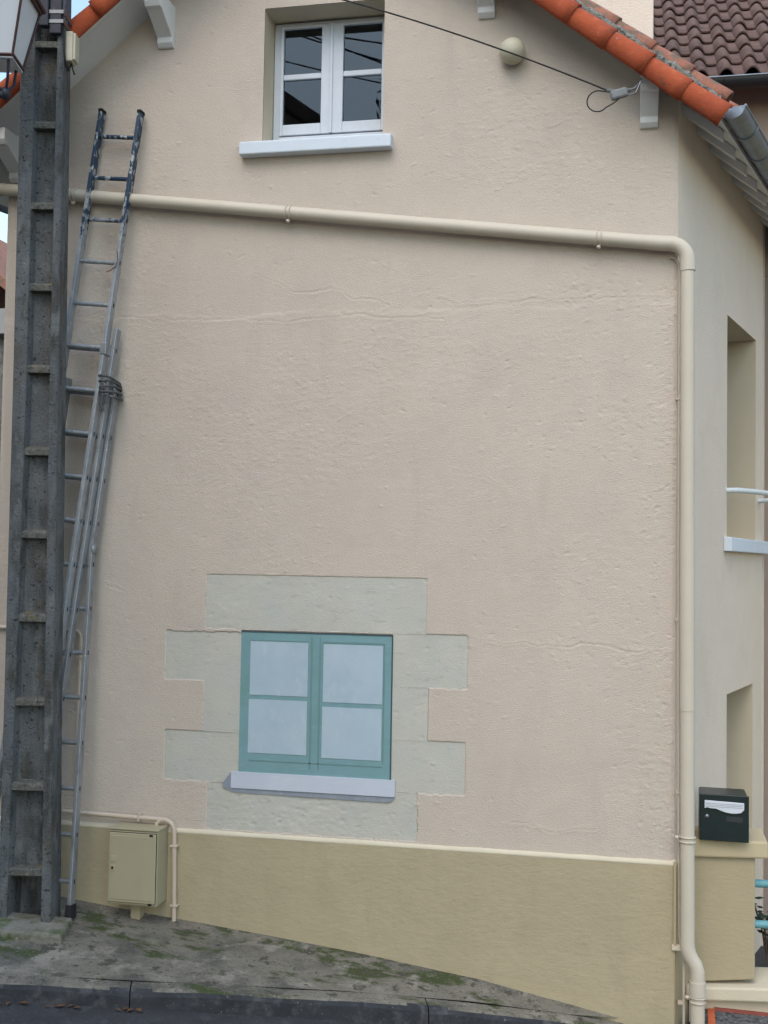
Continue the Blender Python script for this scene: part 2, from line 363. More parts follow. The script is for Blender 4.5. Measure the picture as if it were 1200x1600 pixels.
def soffit(x, y):
    e = x - K * y
    return AZ - SR * (e - AX) if e > AX else AZ + SL * (e - AX)


def rake_y(x): return -0.34 + 0.12 * (x + 4.6) / 4.9


house = tag(empty('house', (-2.2, 0, -0.2)), 'pink beige rendered gable house with a painted false window', 'house')

STONES = [(-2.90, -1.483, 1.772, 2.110), (-3.165, -2.66, 1.442, 1.745), (-2.90, -2.66, 1.122, 1.440), (-3.157, -2.66, 0.807, 1.118),
          (-1.684, -1.227, 1.447, 1.768), (-1.684, -1.466, 1.124, 1.445), (-1.686, -1.232, 0.806, 1.121), (-2.862, -1.522, 0.515, 0.800)]
OX0, OX1, OZ0, OZ1 = -2.594, -1.805, 4.885, 5.765


def rel(x, z):
    """render relief in metres, outwards"""
    h = 0.006 * fbm(x * 1.1, z * 1.1, 3, 2) + 0.0018 * fbm(x * 5, z * 6, 9, 3)
    mask = sstep(-0.10, 0.22, fbm(x * 1.1 + 4, z * 1.1, 21, 3) + 0.05)
    h = h + (0.0006 + 0.0022 * mask) * fbm(x * 24, z * 52, 41, 3) + (0.0006 + 0.0024 * mask) * np.maximum(fbm(x * 42, z * 74, 51, 2) - 0.16, 0) * 4
    return h


def pits(n, fx, fz, rx, am):
    return [(fx(), fz(), nrng.uniform(*rx), nrng.uniform(0.0045, 0.008), nrng.choice([-1, -1, 1]) * nrng.uniform(*am), nrng.uniform(-0.5, 0.5)) for _ in range(n)]
PITS = pits(520, lambda: nrng.uniform(XL, 0), lambda: nrng.uniform(0.5, 6.3), (0.006, 0.017), (0.0018, 0.0050))
PITS += pits(90, lambda: nrng.uniform(-2.85, -1.5), lambda: nrng.uniform(0.53, 0.76), (0.006, 0.016), (0.0018, 0.0050))
for z_ in (3.84, 1.71, 3.0):
    PITS += pits(70, lambda: min(-0.01, nrng.normal(-0.4, 0.28)), lambda: nrng.normal(z_, 0.10), (0.006, 0.017), (0.0018, 0.0046))
PITS += pits(110, lambda: -abs(nrng.normal(0, 0.10)), lambda: nrng.uniform(0.6, 3.9), (0.006, 0.014), (0.0018, 0.0046))
CRACKS = [[(-2.62, 4.02), (-2.47, 3.97), (-2.36, 3.91), (-2.22, 3.90), (-2.12, 3.93), (-1.96, 3.86), (-1.75, 3.82)],
          [(-2.75, 4.13), (-2.70, 4.17)], [(-3.9, 3.79), (-3.3, 3.77), (-2.9, 3.74), (-2.4, 3.73), (-1.9, 3.75), (-1.4, 3.71)],
          [(-1.42, 3.84), (-1.2, 3.80), (-0.9, 3.82), (-0.55, 3.81), (-0.2, 3.83), (-0.02, 3.80)],
          [(-1.1, 1.74), (-0.8, 1.72), (-0.5, 1.745), (-0.2, 1.70), (-0.02, 1.71)], [(-3.62, 2.05), (-3.45, 1.98)], [(-0.95, 0.66), (-0.7, 0.63), (-0.45, 0.64)],
          [(-1.12, 2.72), (-1.02, 2.66), (-0.98, 2.6)], [(-0.32, 5.0), (-0.2, 4.97)], [(-1.5, 4.62), (-1.3, 4.60)]]


def seg_dist(X, Z, a, c):
    ax, az = a; dx, dz = c[0] - ax, c[1] - az; t = np.clip(((X - ax) * dx + (Z - az) * dz) / (dx * dx + dz * dz), 0, 1)
    return np.hypot(X - ax - t * dx, Z - az - t * dz)


def wall_h(X, Z, stones=True):
    h = 0.012 + rel(X, Z)
    wob = 0.10 * fbm(X * 2.2, X * 0 + 2.2, 61, 4) + 0.035 * fbm(X * 14, X * 0 + 7, 65, 3)
    h = h + 0.0035 * np.clip(0.6 + 2.2 * fbm(X * 2.6, X * 0 + 5, 67, 3), 0, 1.2) * sstep(0.012, -0.012, Z - 3.775 - wob) - 0.0035 * sstep(0.25, -0.25, Z - 1.0)           # older render below the floor line
    for cx, cz, rx, rz, am, an in PITS:
        i0, i1 = np.searchsorted(X[0], [cx - 3 * rx, cx + 3 * rx]); j0, j1 = np.searchsorted(Z[:, 0], [cz - 3 * rx, cz + 3 * rx])
        if i1 > i0 and j1 > j0:
            w_ = (slice(j0, j1), slice(i0, i1)); u = X[w_] - cx; v = Z[w_] - cz - an * u; h[w_] += am * np.exp(-(u / rx) ** 2 - (v / rz) ** 2)
    jx = 0.03 * fbm(X * 12, Z * 12, 71, 3); jz = 0.06 * fbm(X * 9 + 5, Z * 9, 75, 4)
    for pl in CRACKS:
        for a, c in zip(pl[:-1], pl[1:]):
            i0, i1 = np.searchsorted(X[0], [min(a[0], c[0]) - .06, max(a[0], c[0]) + .06]); j0, j1 = np.searchsorted(Z[:, 0], [min(a[1], c[1]) - .06, max(a[1], c[1]) + .06])
            if i1 <= i0 or j1 <= j0: continue
            w_ = (slice(j0, j1), slice(i0, i1)); d = seg_dist(X[w_] + jx[w_], Z[w_] + jz[w_], a, c); h[w_] += 0.0040 * np.exp(-(d / 0.011) ** 2) * (0.4 + 1.2 * np.clip(fbm(X[w_] * 6, Z[w_] * 6, 81, 2) + 0.3, 0, 1)) - 0.0050 * np.exp(-((d) / 0.006) ** 2)
    if stones:
        ex = 0.006 * fbm(X * 30, Z * 30, 91, 2); 
        for x0, x1, z0, z1 in STONES:
            ins = (X + ex > x0) & (X + ex < x1) & (Z + ex > z0) & (Z + ex < z1)
            h = np.where(ins, np.minimum(h, -0.004), h)
        ins = (X > -2.662) & (X < -1.683) & (Z > 0.78) & (Z < 1.765); h = np.where(ins, -0.006, h)
    return h


def axis(a, c, step, extra=()):
    g = np.arange(a, c, step); g = np.append(g, c)
    for e in extra: g = g[np.abs(g - e) > step * 0.45]
    return np.unique(np.concatenate([g, np.array([e for e in extra if a < e < c])]))


def grid_mesh(name, X, Y, Z, keep, mt):
    """X,Y,Z: 2d arrays of points; keep: cell mask"""
    nz, nxx = X.shape
    me = bpy.data.meshes.new(name)
    idx = np.arange(nz * nxx).reshape(nz, nxx)
    q = np.stack([idx[:-1, :-1], idx[:-1, 1:], idx[1:, 1:], idx[1:, :-1]], -1)[keep].reshape(-1, 4)
    used = np.unique(q); mp = -np.ones(nz * nxx, int); mp[used] = np.arange(len(used)); q = mp[q]
    co = np.stack([X.ravel(), Y.ravel(), Z.ravel()], -1)[used]
    c = (co.min(0) + co.max(0)) / 2; co = co - c
    me.vertices.add(len(co)); me.vertices.foreach_set('co', co.astype(np.float32).ravel())
    me.loops.add(q.size); me.loops.foreach_set('vertex_index', q.astype(np.int32).ravel())
    me.polygons.add(len(q)); me.polygons.foreach_set('loop_start', np.arange(0, q.size, 4, dtype=np.int32)); me.polygons.foreach_set('loop_total', np.full(len(q), 4, np.int32))
    me.polygons.foreach_set('use_smooth', np.ones(len(q), bool))
    me.update(calc_edges=True); me.validate(); me.materials.append(mt)
    return me, Vector(c)


# gable wall front
gx = axis(XL, 0.0, 0.0068, (OX0, OX1)); gz = axis(0.46, 6.72, 0.0068, (OZ0, OZ1))
X, Z = np.meshgrid(gx, gz); H = wall_h(X, Z)
edge = np.minimum(np.abs(X - 0.0), np.abs(X - XL)); H = H - 0.008 * np.exp(-(edge / 0.012) ** 2) + 0.004 * fbm(Z * 9, X * 0, 33, 3) * np.exp(-(edge / 0.05) ** 2)
cx = (X[:-1, :-1] + X[1:, 1:]) / 2; cz = (Z[:-1, :-1] + Z[1:, 1:]) / 2
roofz = np.where(cx > AX, AZ - SR * (cx - AX), AZ + SL * (cx - AX)) + 0.012
keep = (cz < roofz) & ~((cx > OX0) & (cx < OX1) & (cz > OZ0) & (cz < OZ1))
me, c = grid_mesh('gable_wall', X, -H, Z, keep, M_wall)
gable = tag(link_mesh('gable_wall', me, c, house), 'pink beige rough rendered gable wall')

# stones of the painted surround
for i, (x0, x1, z0, z1) in enumerate(STONES):
    sx = axis(x0 - 0.004, x1 + 0.004, 0.0085); sz = axis(z0 - 0.004, z1 + 0.004, 0.0085)
    X, Z = np.meshgrid(sx, sz); H = wall_h(X, Z, False) - (0.0025 if i in (0, 2, 5, 7) else 0.004)
    e = np.minimum.reduce([X - X.min(), X.max() - X, Z - Z.min(), Z.max() - Z])
    me, c = grid_mesh('stone', X, -H, Z, np.ones((X.shape[0] - 1, X.shape[1] - 1), bool), M_stone)
    link_mesh('stone', me, c, gable)

# painted window (flat paint on the wall, a few millimetres thick)
pw = tag(empty('painted_window', (-2.17, -0.006, 0.78), house), 'flat painted green window with pale panes and lilac sill')
def flat(name, x0, x1, z0, z1, y, mt, parent=pw, th=0.004, sh=0.0):
    y -= 0.005; b = MB(); return b.hexa([(x0, y - th, z0), (x1, y - th, z0), (x1, y, z0), (x0, y, z0)], [(x0 + sh, y - th, z1), (x1 + sh, y - th, z1), (x1 + sh, y, z1), (x0 + sh, y, z1)]).build(name, mt, parent)
flat('frame', -2.661, -1.684, 0.872, 1.760, -0.004, M_green)
for n_, q in (('edge_line', (-2.661, -1.684, 1.752, 1.7605)), ('edge_line', (-1.692, -1.6835, 0.872, 1.752))): flat(n_, *q, -0.0085, M_green_dd, th=0.002)
for q in ((-2.205, -2.194, 0.915, 1.735), (-2.150, -2.141, 0.915, 1.735), (-2.60, -1.74, 0.950, 0.956), (-2.13, -1.735, 1.698, 1.708), (-2.60, -2.215, 1.700, 1.706), (-1.742, -1.733, 0.97, 1.70)):
    flat('painted_line', *q, -0.0085, M_green_d, th=0.0015)
for q in ((-2.598, -2.222, 1.362, 1.697), (-2.602, -2.223, 1.000, 1.334), (-2.123, -1.746, 1.334, 1.692), (-2.125, -1.748, 0.990, 1.305)):
    flat('pane', *q, -0.0085, M_mpane, th=0.002)
flat('sill', -2.706, -1.657, 0.776, 0.878, -0.004, M_msill, th=0.012)
b = MB(); b.prism([(-2.706, 0.876), (-2.765, 0.80), (-2.76, 0.778), (-2.706, 0.778)], lambda u, v, k: (u, -0.011 - 0.004 * k, v)); b.build('painted_shadow', M_mshadow, pw)
b = MB(); b.prism([(-2.76, 0.7755), (-2.69, 0.748), (-1.70, 0.740), (-1.67, 0.755), (-1.665, 0.7755)], lambda u, v, k: (u, -0.011 - 0.004 * k, v)); b.build('painted_shadow', M_mshadow, pw)

# rest of the shell: reveal of the window, backs, left wall
b = MB()
y1 = 0.27
b.add([(OX0, -0.006, OZ0), (OX0, y1, OZ0), (OX0, y1, OZ1), (OX0, -0.006, OZ1)], [(0, 1, 2, 3)])
b.add([(OX1, -0.006, OZ0), (OX1, y1, OZ0), (OX1, y1, OZ1), (OX1, -0.006, OZ1)], [(3, 2, 1, 0)])
b.add([(OX0, -0.006, OZ1), (OX1, -0.006, OZ1), (OX1, y1, OZ1), (OX0, y1, OZ1)], [(3, 2, 1, 0)])
b.add([(OX0, -0.006, OZ0), (OX1, -0.006, OZ0), (OX1, y1, OZ0), (OX0, y1, OZ0)], [(0, 1, 2, 3)])
b.build('window_reveal', M_reveal, house, fix=False)
b = MB()                                                                      # inner leaf closes the room
IX0, IX1, IZ0, IZ1 = OX0 - 0.006, OX1 + 0.006, OZ0 - 0.07, OZ1 + 0.006
for (x0, x1, z0, z1) in ((XL + 0.06, IX0, -0.9, 4.6), (IX0, IX1, -0.9, IZ0), (IX1, -0.02, -0.9, 4.6)):
    b.box(x0, x1, 0.02, 0.30, z0, z1)
b.prism([(XL + 0.06, 4.6), (IX0, 4.6), (IX0, soffit(IX0, 0) - 0.02), (XL + 0.06, soffit(XL + 0.06, 0) - 0.03)], lambda u, v, k: (u, 0.02 + 0.28 * k, v))
b.prism([(IX1, 4.6), (-0.05, 4.6), (-0.05, soffit(-0.05, 0) - 0.03), (IX1, soffit(IX1, 0) - 0.03)], lambda u, v, k: (u, 0.02 + 0.28 * k, v))
b.prism([(IX0, IZ1), (IX1, IZ1), (IX1, soffit(IX1, 0) - 0.03), (AX, AZ - 0.03), (IX0, soffit(IX0, 0) - 0.03)], lambda u, v, k: (u, 0.02 + 0.28 * k, v))
b.build('inner_leaf', M_interior, house)
L_END = 2.70
lw = MB()                                                                      # left and back walls
A = Vector((XL, 0, 0)); B_ = A + SD * L_END; Cc = Vector((0, 0, 0)) + SD * L_END
zl = soffit(XL, 0) + 0.02
for P, Q, zt in ((A, B_, zl),):
    t_ = Vector((0.05, 0, 0)); lw.hexa([P + Vector((0, 0, -0.9)), P + t_ + Vector((0, 0.0, -0.9)), Q + t_ + Vector((0, 0, -0.9)), Q + Vector((0, 0, -0.9))], [P + Vector((0, 0, zt)), P + t_ + Vector((0, 0, zt)), Q + t_ + Vector((0, 0, zt)), Q + Vector((0, 0, zt))])
lw.build('left_wall', M_wall, house)
b = MB(); b.prism([(B_.x, -0.9), (Cc.x, -0.9), (Cc.x, soffit(Cc.x, Cc.y)), (AX + K * B_.y, AZ), (B_.x, soffit(B_.x, B_.y))], lambda u, v, k: (u, B_.y - 0.05 * k, v)); b.build('back_wall', M_wall, house)

# plinth with a sloping ledge on top
sx = axis(XL - 0.02, 0.006, 0.02); sz = axis(-0.75, 0.478, 0.02)
X, Z = np.meshgrid(sx, sz)
Hp = 0.030 + 0.007 * fbm(X * 1.5, Z * 1.5, 5, 3) + 0.004 * fbm(X * 7, Z * 9, 8, 3) + 0.0015 * fbm(X * 25, Z * 40, 13, 2)
me, c = grid_mesh('plinth', X, -Hp, Z, np.ones((X.shape[0] - 1, X.shape[1] - 1), bool), M_plinth)
tag(link_mesh('plinth', me, c, house), 'olive cream rendered plinth along the foot of the wall')
b = MB(); n = 120; vs = []
for i in range(n + 1):
    x = XL - 0.02 + (0.006 - XL + 0.02) * i / n; w = 0.006 * float(fbm(np.array(x * 6), np.array(1.0), 17, 3)); vs += [(x, 0.0, 0.506 + w), (x, -0.016 + w * .3, 0.501 + w), (x, -0.035 + w * .3, 0.484 + w * 0.7), (x, -0.029, 0.474)]
b.add(vs, [(i * 4 + j, i * 4 + 4 + j, i * 4 + 5 + j, i * 4 + 1 + j) for i in range(n) for j in range(3)], True); b.build('ledge', M_ledge, house)
b = MB(); b.hexa([(0.006, -0.034, -0.9), Vector((0, 0, -0.9)) + SD * 0.25 + SN * 0.03, Vector((0, 0, -0.9)) + SD * 0.25, (-0.05, 0, -0.9)], [(0.006, -0.034, 0.475), Vector((0, 0, 0.475)) + SD * 0.25 + SN * 0.03, Vector((0, 0, 0.475)) + SD * 0.25, (-0.05, 0, 0.475)]).build('plinth_return', M_plinth, house)

# side wall with two deep openings (local s, z)
OPEN = [(1.36, 2.375, 2.42, 3.975), (1.385, 2.29, -0.9, 1.335)]
us = sorted({0.0, L_END, *[o[0] for o in OPEN], *[o[1] for o in OPEN]}); zs = sorted({-0.9, 4.62, *[o[2] for o in OPEN], *[o[3] for o in OPEN]})
b = MB()
def SP(s, z, d=0.0): return Vector((0, 0, z)) + SD * s - SN * d
for i in range(len(us) - 1):
    for j in range(len(zs) - 1):
        mu, mz = (us[i] + us[i + 1]) / 2, (zs[j] + zs[j + 1]) / 2
        if any(o[0] < mu < o[1] and o[2] < mz < o[3] for o in OPEN): continue
        b.add([SP(us[i], zs[j]), SP(us[i + 1], zs[j]), SP(us[i + 1], zs[j + 1]), SP(us[i], zs[j + 1])], [(0, 1, 2, 3)])
b.add([SP(0, 4.62), SP(L_END, 4.62), SP(L_END, 5.08), SP(0, 5.08)], [(0, 1, 2, 3)])
sidew = b.build('side_wall', M_side, house, fix=False)
tag(sidew, 'pale rendered side wall behind the downpipe')
for o in OPEN:
    b = MB(); D_ = 0.42
    b.add([SP(o[0], o[2]), SP(o[0], o[3]), SP(o[0], o[3], D_), SP(o[0], o[2], D_)], [(0, 1, 2, 3)])
    b.add([SP(o[1], o[2]), SP(o[1], o[3]), SP(o[1], o[3], D_), SP(o[1], o[2], D_)], [(3, 2, 1, 0)])
    b.add([SP(o[0], o[3]), SP(o[1], o[3]), SP(o[1], o[3], D_), SP(o[0], o[3], D_)], [(0, 1, 2, 3)])
    b.add([SP(o[0], o[2]), SP(o[1], o[2]), SP(o[1], o[2], D_), SP(o[0], o[2], D_)], [(3, 2, 1, 0)])
    b.build('opening_reveal', M_reveal, house, fix=False)
    sw = empty('side_window', SP((o[0] + o[1]) / 2, o[2], D_), house)
    b = MB()
    for (a0, a1, c0, c1) in ((o[0], o[0] + 0.06, o[2], o[3]), (o[1] - 0.06, o[1], o[2], o[3]), (o[0] + 0.06, o[1] - 0.06, o[3] - 0.06, o[3]), ((o[0] + o[1]) / 2 - 0.04, (o[0] + o[1]) / 2 + 0.04, o[2], o[3] - 0.06)):
        b.hexa([SP(a0, c0, D_ - 0.05), SP(a1, c0, D_ - 0.05), SP(a1, c0, D_), SP(a0, c0, D_)], [SP(a0, c1, D_ - 0.05), SP(a1, c1, D_ - 0.05), SP(a1, c1, D_), SP(a0, c1, D_)])
    b.build('frame', M_white, sw)
    b = MB(); b.add([SP(o[0], o[2], D_ - 0.02), SP(o[1], o[2], D_ - 0.02), SP(o[1], o[3], D_ - 0.02), SP(o[0], o[3], D_ - 0.02)], [(0, 1, 2, 3)]); b.build('pane', M_glass, sw, fix=False)
b = MB(); b.hexa([SP(1.27, 2.322, -0.055), SP(2.62, 2.322, -0.055), SP(2.62, 2.322, 0.0), SP(1.27, 2.322, 0.0)][::-1], [SP(1.27, 2.418, -0.055), SP(2.62, 2.418, -0.055), SP(2.62, 2.425, 0.0), SP(1.27, 2.425, 0.0)][::-1]); b.build('side_sill', M_wsill, house, 0.006)
# guard rail of the side window
b = MB(); b.tube([SP(1.36, 2.745, 0.03), SP(1.36, 2.745, -0.02), SP(1.40, 2.748, -0.06), SP(1.62, 2.75, -0.14), SP(2.0, 2.75, -0.24), SP(2.3, 2.74, -0.25), SP(2.5, 2.735, -0.12), SP(2.5, 2.735, 0.0)], 0.019, 10)
tag(b.build('guard_rail', M_rail), 'white tubular guard rail bowed out of the side window', 'rail')

# upper window
uw = tag(empty('upper_window', (-2.2, 0.2, OZ0), house), 'white casement window with four dark panes under the gable')
FY = 0.20
b = MB(); fx0, fx1, fz0, fz1 = -2.590, OX1 - 0.002, 4.96, 5.757
b.box(fx0, fx0 + 0.045, FY, FY + 0.06, fz0, fz1); b.box(fx1 - 0.03, fx1, FY, FY + 0.06, fz0, fz1); b.box(fx0 + 0.045, fx1 - 0.03, FY, FY + 0.06, fz1 - 0.025, fz1); b.box(fx0 + 0.045, fx1 - 0.03, FY - 0.02, FY + 0.06, fz0 - 0.06, fz0 + 0.028)
b.build('frame', M_white, uw, 0.003)
for (x0, x1, g0, g1) in ((-2.543, -2.197, -2.523, -2.264), (-2.192, -1.838, -2.118, -1.860)):
    b = MB(); z0, z1 = 4.999, 5.730
    b.box(x0, g0, FY - 0.018, FY + 0.03, z0, z1); b.box(g1, x1, FY - 0.018, FY + 0.03, z0, z1)
    b.box(g0, g1, FY - 0.018, FY + 0.03, z0, 5.071); b.box(g0, g1, FY - 0.018, FY + 0.03, 5.712, z1)
    b.build('sash', M_white, uw, 0.004)
    b = MB(); b.box(g0, g1, FY - 0.012, FY + 0.028, 5.372, 5.408); b.build('glazing_bar', M_white, uw, 0.005)
    for c0, c1 in ((5.071, 5.372), (5.408, 5.712)):
        b = MB(); b.add([(g0 - 0.004, FY + 0.004, c0 - 0.004), (g1 + 0.004, FY + 0.004, c0 - 0.004), (g1 + 0.004, FY + 0.004, c1 + 0.004), (g0 - 0.004, FY + 0.004, c1 + 0.004)], [(0, 1, 2, 3)]); b.build('pane', M_glass, uw, fix=False)
b = MB(); b.box(-2.205, -2.185, FY - 0.03, FY - 0.019, 4.999, 5.728); b.build('astragal', M_white, uw, 0.003)
b = MB(); b.box(-2.31, -2.290, FY - 0.022, FY - 0.017, 5.69, 5.725); 
# sill
b = MB(); b.hexa([(-2.727, -0.085, 4.790), (-1.738, -0.085, 4.790), (-1.738, 0.0, 4.790), (-2.727, 0.0, 4.790)], [(-2.727, -0.085, 4.872), (-1.738, -0.085, 4.872), (-1.738, 0.0, 4.886), (-2.727, 0.0, 4.886)])
b.build('window_sill', M_wsill, house, 0.008)
b = MB(); b.hexa([(OX0 + .002, -0.004, 4.83), (OX1 - .002, -0.004, 4.83), (OX1 - .002, 0.24, 4.83), (OX0 + .002, 0.24, 4.83)], [(OX0 + .002, -0.004, 4.888), (OX1 - .002, -0.004, 4.888), (OX1 - .002, 0.24, 4.912), (OX0 + .002, 0.24, 4.912)]); b.build('inner_sill', M_wsill, house)

# ------------------------------------------------------------------ roof
roof = empty('roof', (AX, 0, AZ), house)
EAVE_R, EAVE_L = 0.275, -4.72                        # eave lines (unskewed x)
def RP(e, y, dz=0.0):
    x = e + K * y
    return Vector((x, y, (AZ - SR * (e - AX) if e >= AX else AZ + SL * (e - AX)) + dz))
def yr(e): return rake_y(e)
for side, e1 in (('r', EAVE_R), ('l', EAVE_L)):
    b = MB()
    q = [RP(AX, yr(AX)), RP(e1, yr(e1)), RP(e1, 2.75), RP(AX, 2.75)]
    if side == 'l': q = q[::-1]
    b.hexa(q, [p + Vector((0, 0, 0.03)) for p in q]); b.build('soffit_boards', M_woodwhite, roof)
    # barge board along the rake
    b = MB(); y0 = lambda e: yr(e) - 0.022
    for (ea, eb) in ((AX, e1),):
        pa, pb = RP(ea, yr(ea) + 0.02), RP(eb, yr(eb) + 0.02); o_ = Vector((0, -0.024, 0))
        q = [pa + o_ + Vector((0, 0, -0.052)), pb + o_ + Vector((0, 0, -0.052)), pb + Vector((0, 0, -0.052)), pa + Vector((0, 0, -0.052))]
        if side == 'l': q = q[::-1]
        b.hexa(q, [p + Vector((0, 0, 0.09)) for p in q]); b.build('barge_board', M_woodwhite, roof)
    # undulating tile field behind the first rows
    b = MB(); nu, nv = 2, 150; vs = []
    for j in range(nv + 1):
        y = 0.05 + (2.8 - 0.05) * j / nv; dz = 0.09 + 0.03 * math.cos(2 * math.pi * (y + 0.07) / 0.21)
        for i in range(nu + 1): vs.append(RP(AX + (e1 - AX) * i / nu, y, dz))
    b.add(vs, [(j * (nu + 1) + i, j * (nu + 1) + i + 1, (j + 1) * (nu + 1) + i + 1, (j + 1) * (nu + 1) + i) for j in range(nv) for i in range(nu)], True); b.build('tile_field', M_tile_old, roof)


def half_tile(name, mt, L, r0, r1, a0, a1, th=0.013, n=10):
    """half-round tile: local x runs down the slope, z out of the roof, -y towards the street; r0 upper, r1 lower"""
    b = MB(); vs = []; m_ = 5
    for i in range(m_ + 1):
        t = i / m_; r = r0 + (r1 - r0) * t
        for rr in (r, r - th):
            for k in range(n + 1):
                a = a0 + (a1 - a0) * k / n; vs.append((L * t, -rr * math.cos(a), rr * math.sin(a)))
    w_ = n + 1; fs = []
    for i in range(m_):
        o0, o1 = i * 2 * w_, (i + 1) * 2 * w_
        for k in range(n):
            fs.append((o0 + k, o0 + k + 1, o1 + k + 1, o1 + k)); fs.append((o0 + w_ + k + 1, o0 + w_ + k, o1 + w_ + k, o1 + w_ + k + 1))
        fs.append((o0, o1, o1 + w_, o0 + w_)); fs.append((o0 + n, o0 + w_ + n, o1 + w_ + n, o1 + n))
    b.add(vs, fs, True)
    for o0 in (0, m_ * 2 * w_):
        b.f += [(o0 + k, o0 + w_ + k, o0 + w_ + k + 1, o0 + k + 1) for k in range(n)]; b.smooth += [False] * n
    me, _ = b.mesh(name, mt, True, (0, 0, 0)); return me


T_rake = half_tile('rake_tile', M_tile_new, 0.335, 0.068, 0.082, R(-62), R(96))
T_cover = half_tile('cover_tile', M_tile_old, 0.36, 0.075, 0.092, R(-5), R(185))
EXPO = 0.268
for side, e1, sg, sl in (('r', EAVE_R, 1, SR), ('l', EAVE_L, -1, SL)):
    Lx = abs(e1 - AX); slope = math.sqrt(1 + sl * sl); nT = int(Lx * slope / EXPO) + 2
    rk = empty('rake', RP(e1, yr(e1)), roof) if False else roof
    for i in range(nT):
        for row in range(4):
            d_low = Lx * slope + (0.055 if row == 0 else -0.02) - i * EXPO                     # distance of the tile's lower end from the ridge, down the slope
            d_up = d_low - 0.345
            if d_up < -0.2: continue
            e = AX + sg * d_up / slope
            if row == 0: yy = yr(e) - 0.005; dz = -0.006; me = T_rake
            else: yy = yr(e) + 0.175 + 0.21 * (row - 1); dz = 0.095 if row > 1 else 0.105; me = T_cover
            P = RP(e, yy, dz)
            down = (RP(e + sg * 0.1, yr(e + sg * 0.1) if row == 0 else yy) - RP(e, yr(e) if row == 0 else yy)).normalized()
            yax = Vector((0, 1, 0)); yax = (yax - down * yax.dot(down)).normalized(); zax = down.cross(yax)
            if zax.z < 0: zax = -zax                                   # mirror for the left slope keeps -y to the street
            # lower end sits a little proud on the tile below
            tilt = Matrix.Rotation(-0.012 + rng.uniform(-0.010, 0.010), 4, 'Y')
            M_ = Matrix(((down.x, yax.x, zax.x, P.x), (down.y, yax.y, zax.y, P.y), (down.z, yax.z, zax.z, P.z), (0, 0, 0, 1)))
            o = place('rake_tile' if row == 0 else 'cover_tile', me, M_ @ Matrix.Translation((0, rng.uniform(-.004, .004), rng.uniform(-.003, .003))) @ tilt, roof)
    # mortar bed between rake tiles and the first row
    b = MB(); n = 90; rr_ = []; pts = []
    for i in range(n + 1):
        e = AX + (e1 - AX) * i / n; pts.append(RP(e, yr(e) + 0.062, 0.098 + rng.uniform(-0.010, 0.010))); rr_.append(0.036 + rng.uniform(-0.009, 0.009))
    b.tube(pts, rr_, 8); b.build('mortar_bed', M_mortar, roof)
# tile ends along the right eave
for k in range(13):
    y = 0.45 + k * 0.21; e = EAVE_R - 0.24; P = RP(e, y, 0.115)
    down = (RP(e + 0.1, y) - RP(e, y)).normalized(); yax = Vector((0, 1, 0)); yax = (yax - down * yax.dot(down)).normalized(); zax = down.cross(yax)
    if zax.z < 0: zax = -zax
    place('cover_tile', T_cover, Matrix(((down.x, yax.x, zax.x, P.x), (down.y, yax.y, zax.y, P.y), (down.z, yax.z, zax.z, P.z), (0, 0, 0, 1))), roof)
# rafters under the right eave
for k in range(8):
    y = 0.10 + k * 0.33; b = MB(); q = [RP(-0.02, y), RP(EAVE_R - 0.05, y), RP(EAVE_R - 0.05, y + 0.07), RP(-0.02, y + 0.07)]
    b.hexa([p + Vector((0, 0, -0.07)) for p in q], [p + Vector((0, 0, -0.003)) for p in q]); b.build('rafter_tail', M_woodwhite, roof, 0.004)

# purlin ends: shaped white brackets that carry the overhang
def bracket(e, wdt=0.105):
    b = MB(); yo = yr(e) + 0.03; zt = min(soffit(e, 0), soffit(e + wdt, 0)) - 0.01; zt2 = min(RP(e, yo).z, RP(e + wdt, yo).z) - 0.012
    prof = [(0.02, zt), (yo, zt2 - 0.0), (yo, zt2 - 0.075), (yo + 0.02, zt2 - 0.105), (yo + 0.045, zt2 - 0.105), (-0.055, zt - 0.215), (-0.055, zt - 0.25), (-0.03, zt - 0.275), (0.02, zt - 0.275)]
    b.prism(prof, lambda u, v, k: (e + wdt * k, u, v)); return b.build('bracket', M_woodwhite, roof, 0.004)
for e in (-0.225, -1.21, -3.315, -4.345): bracket(e)

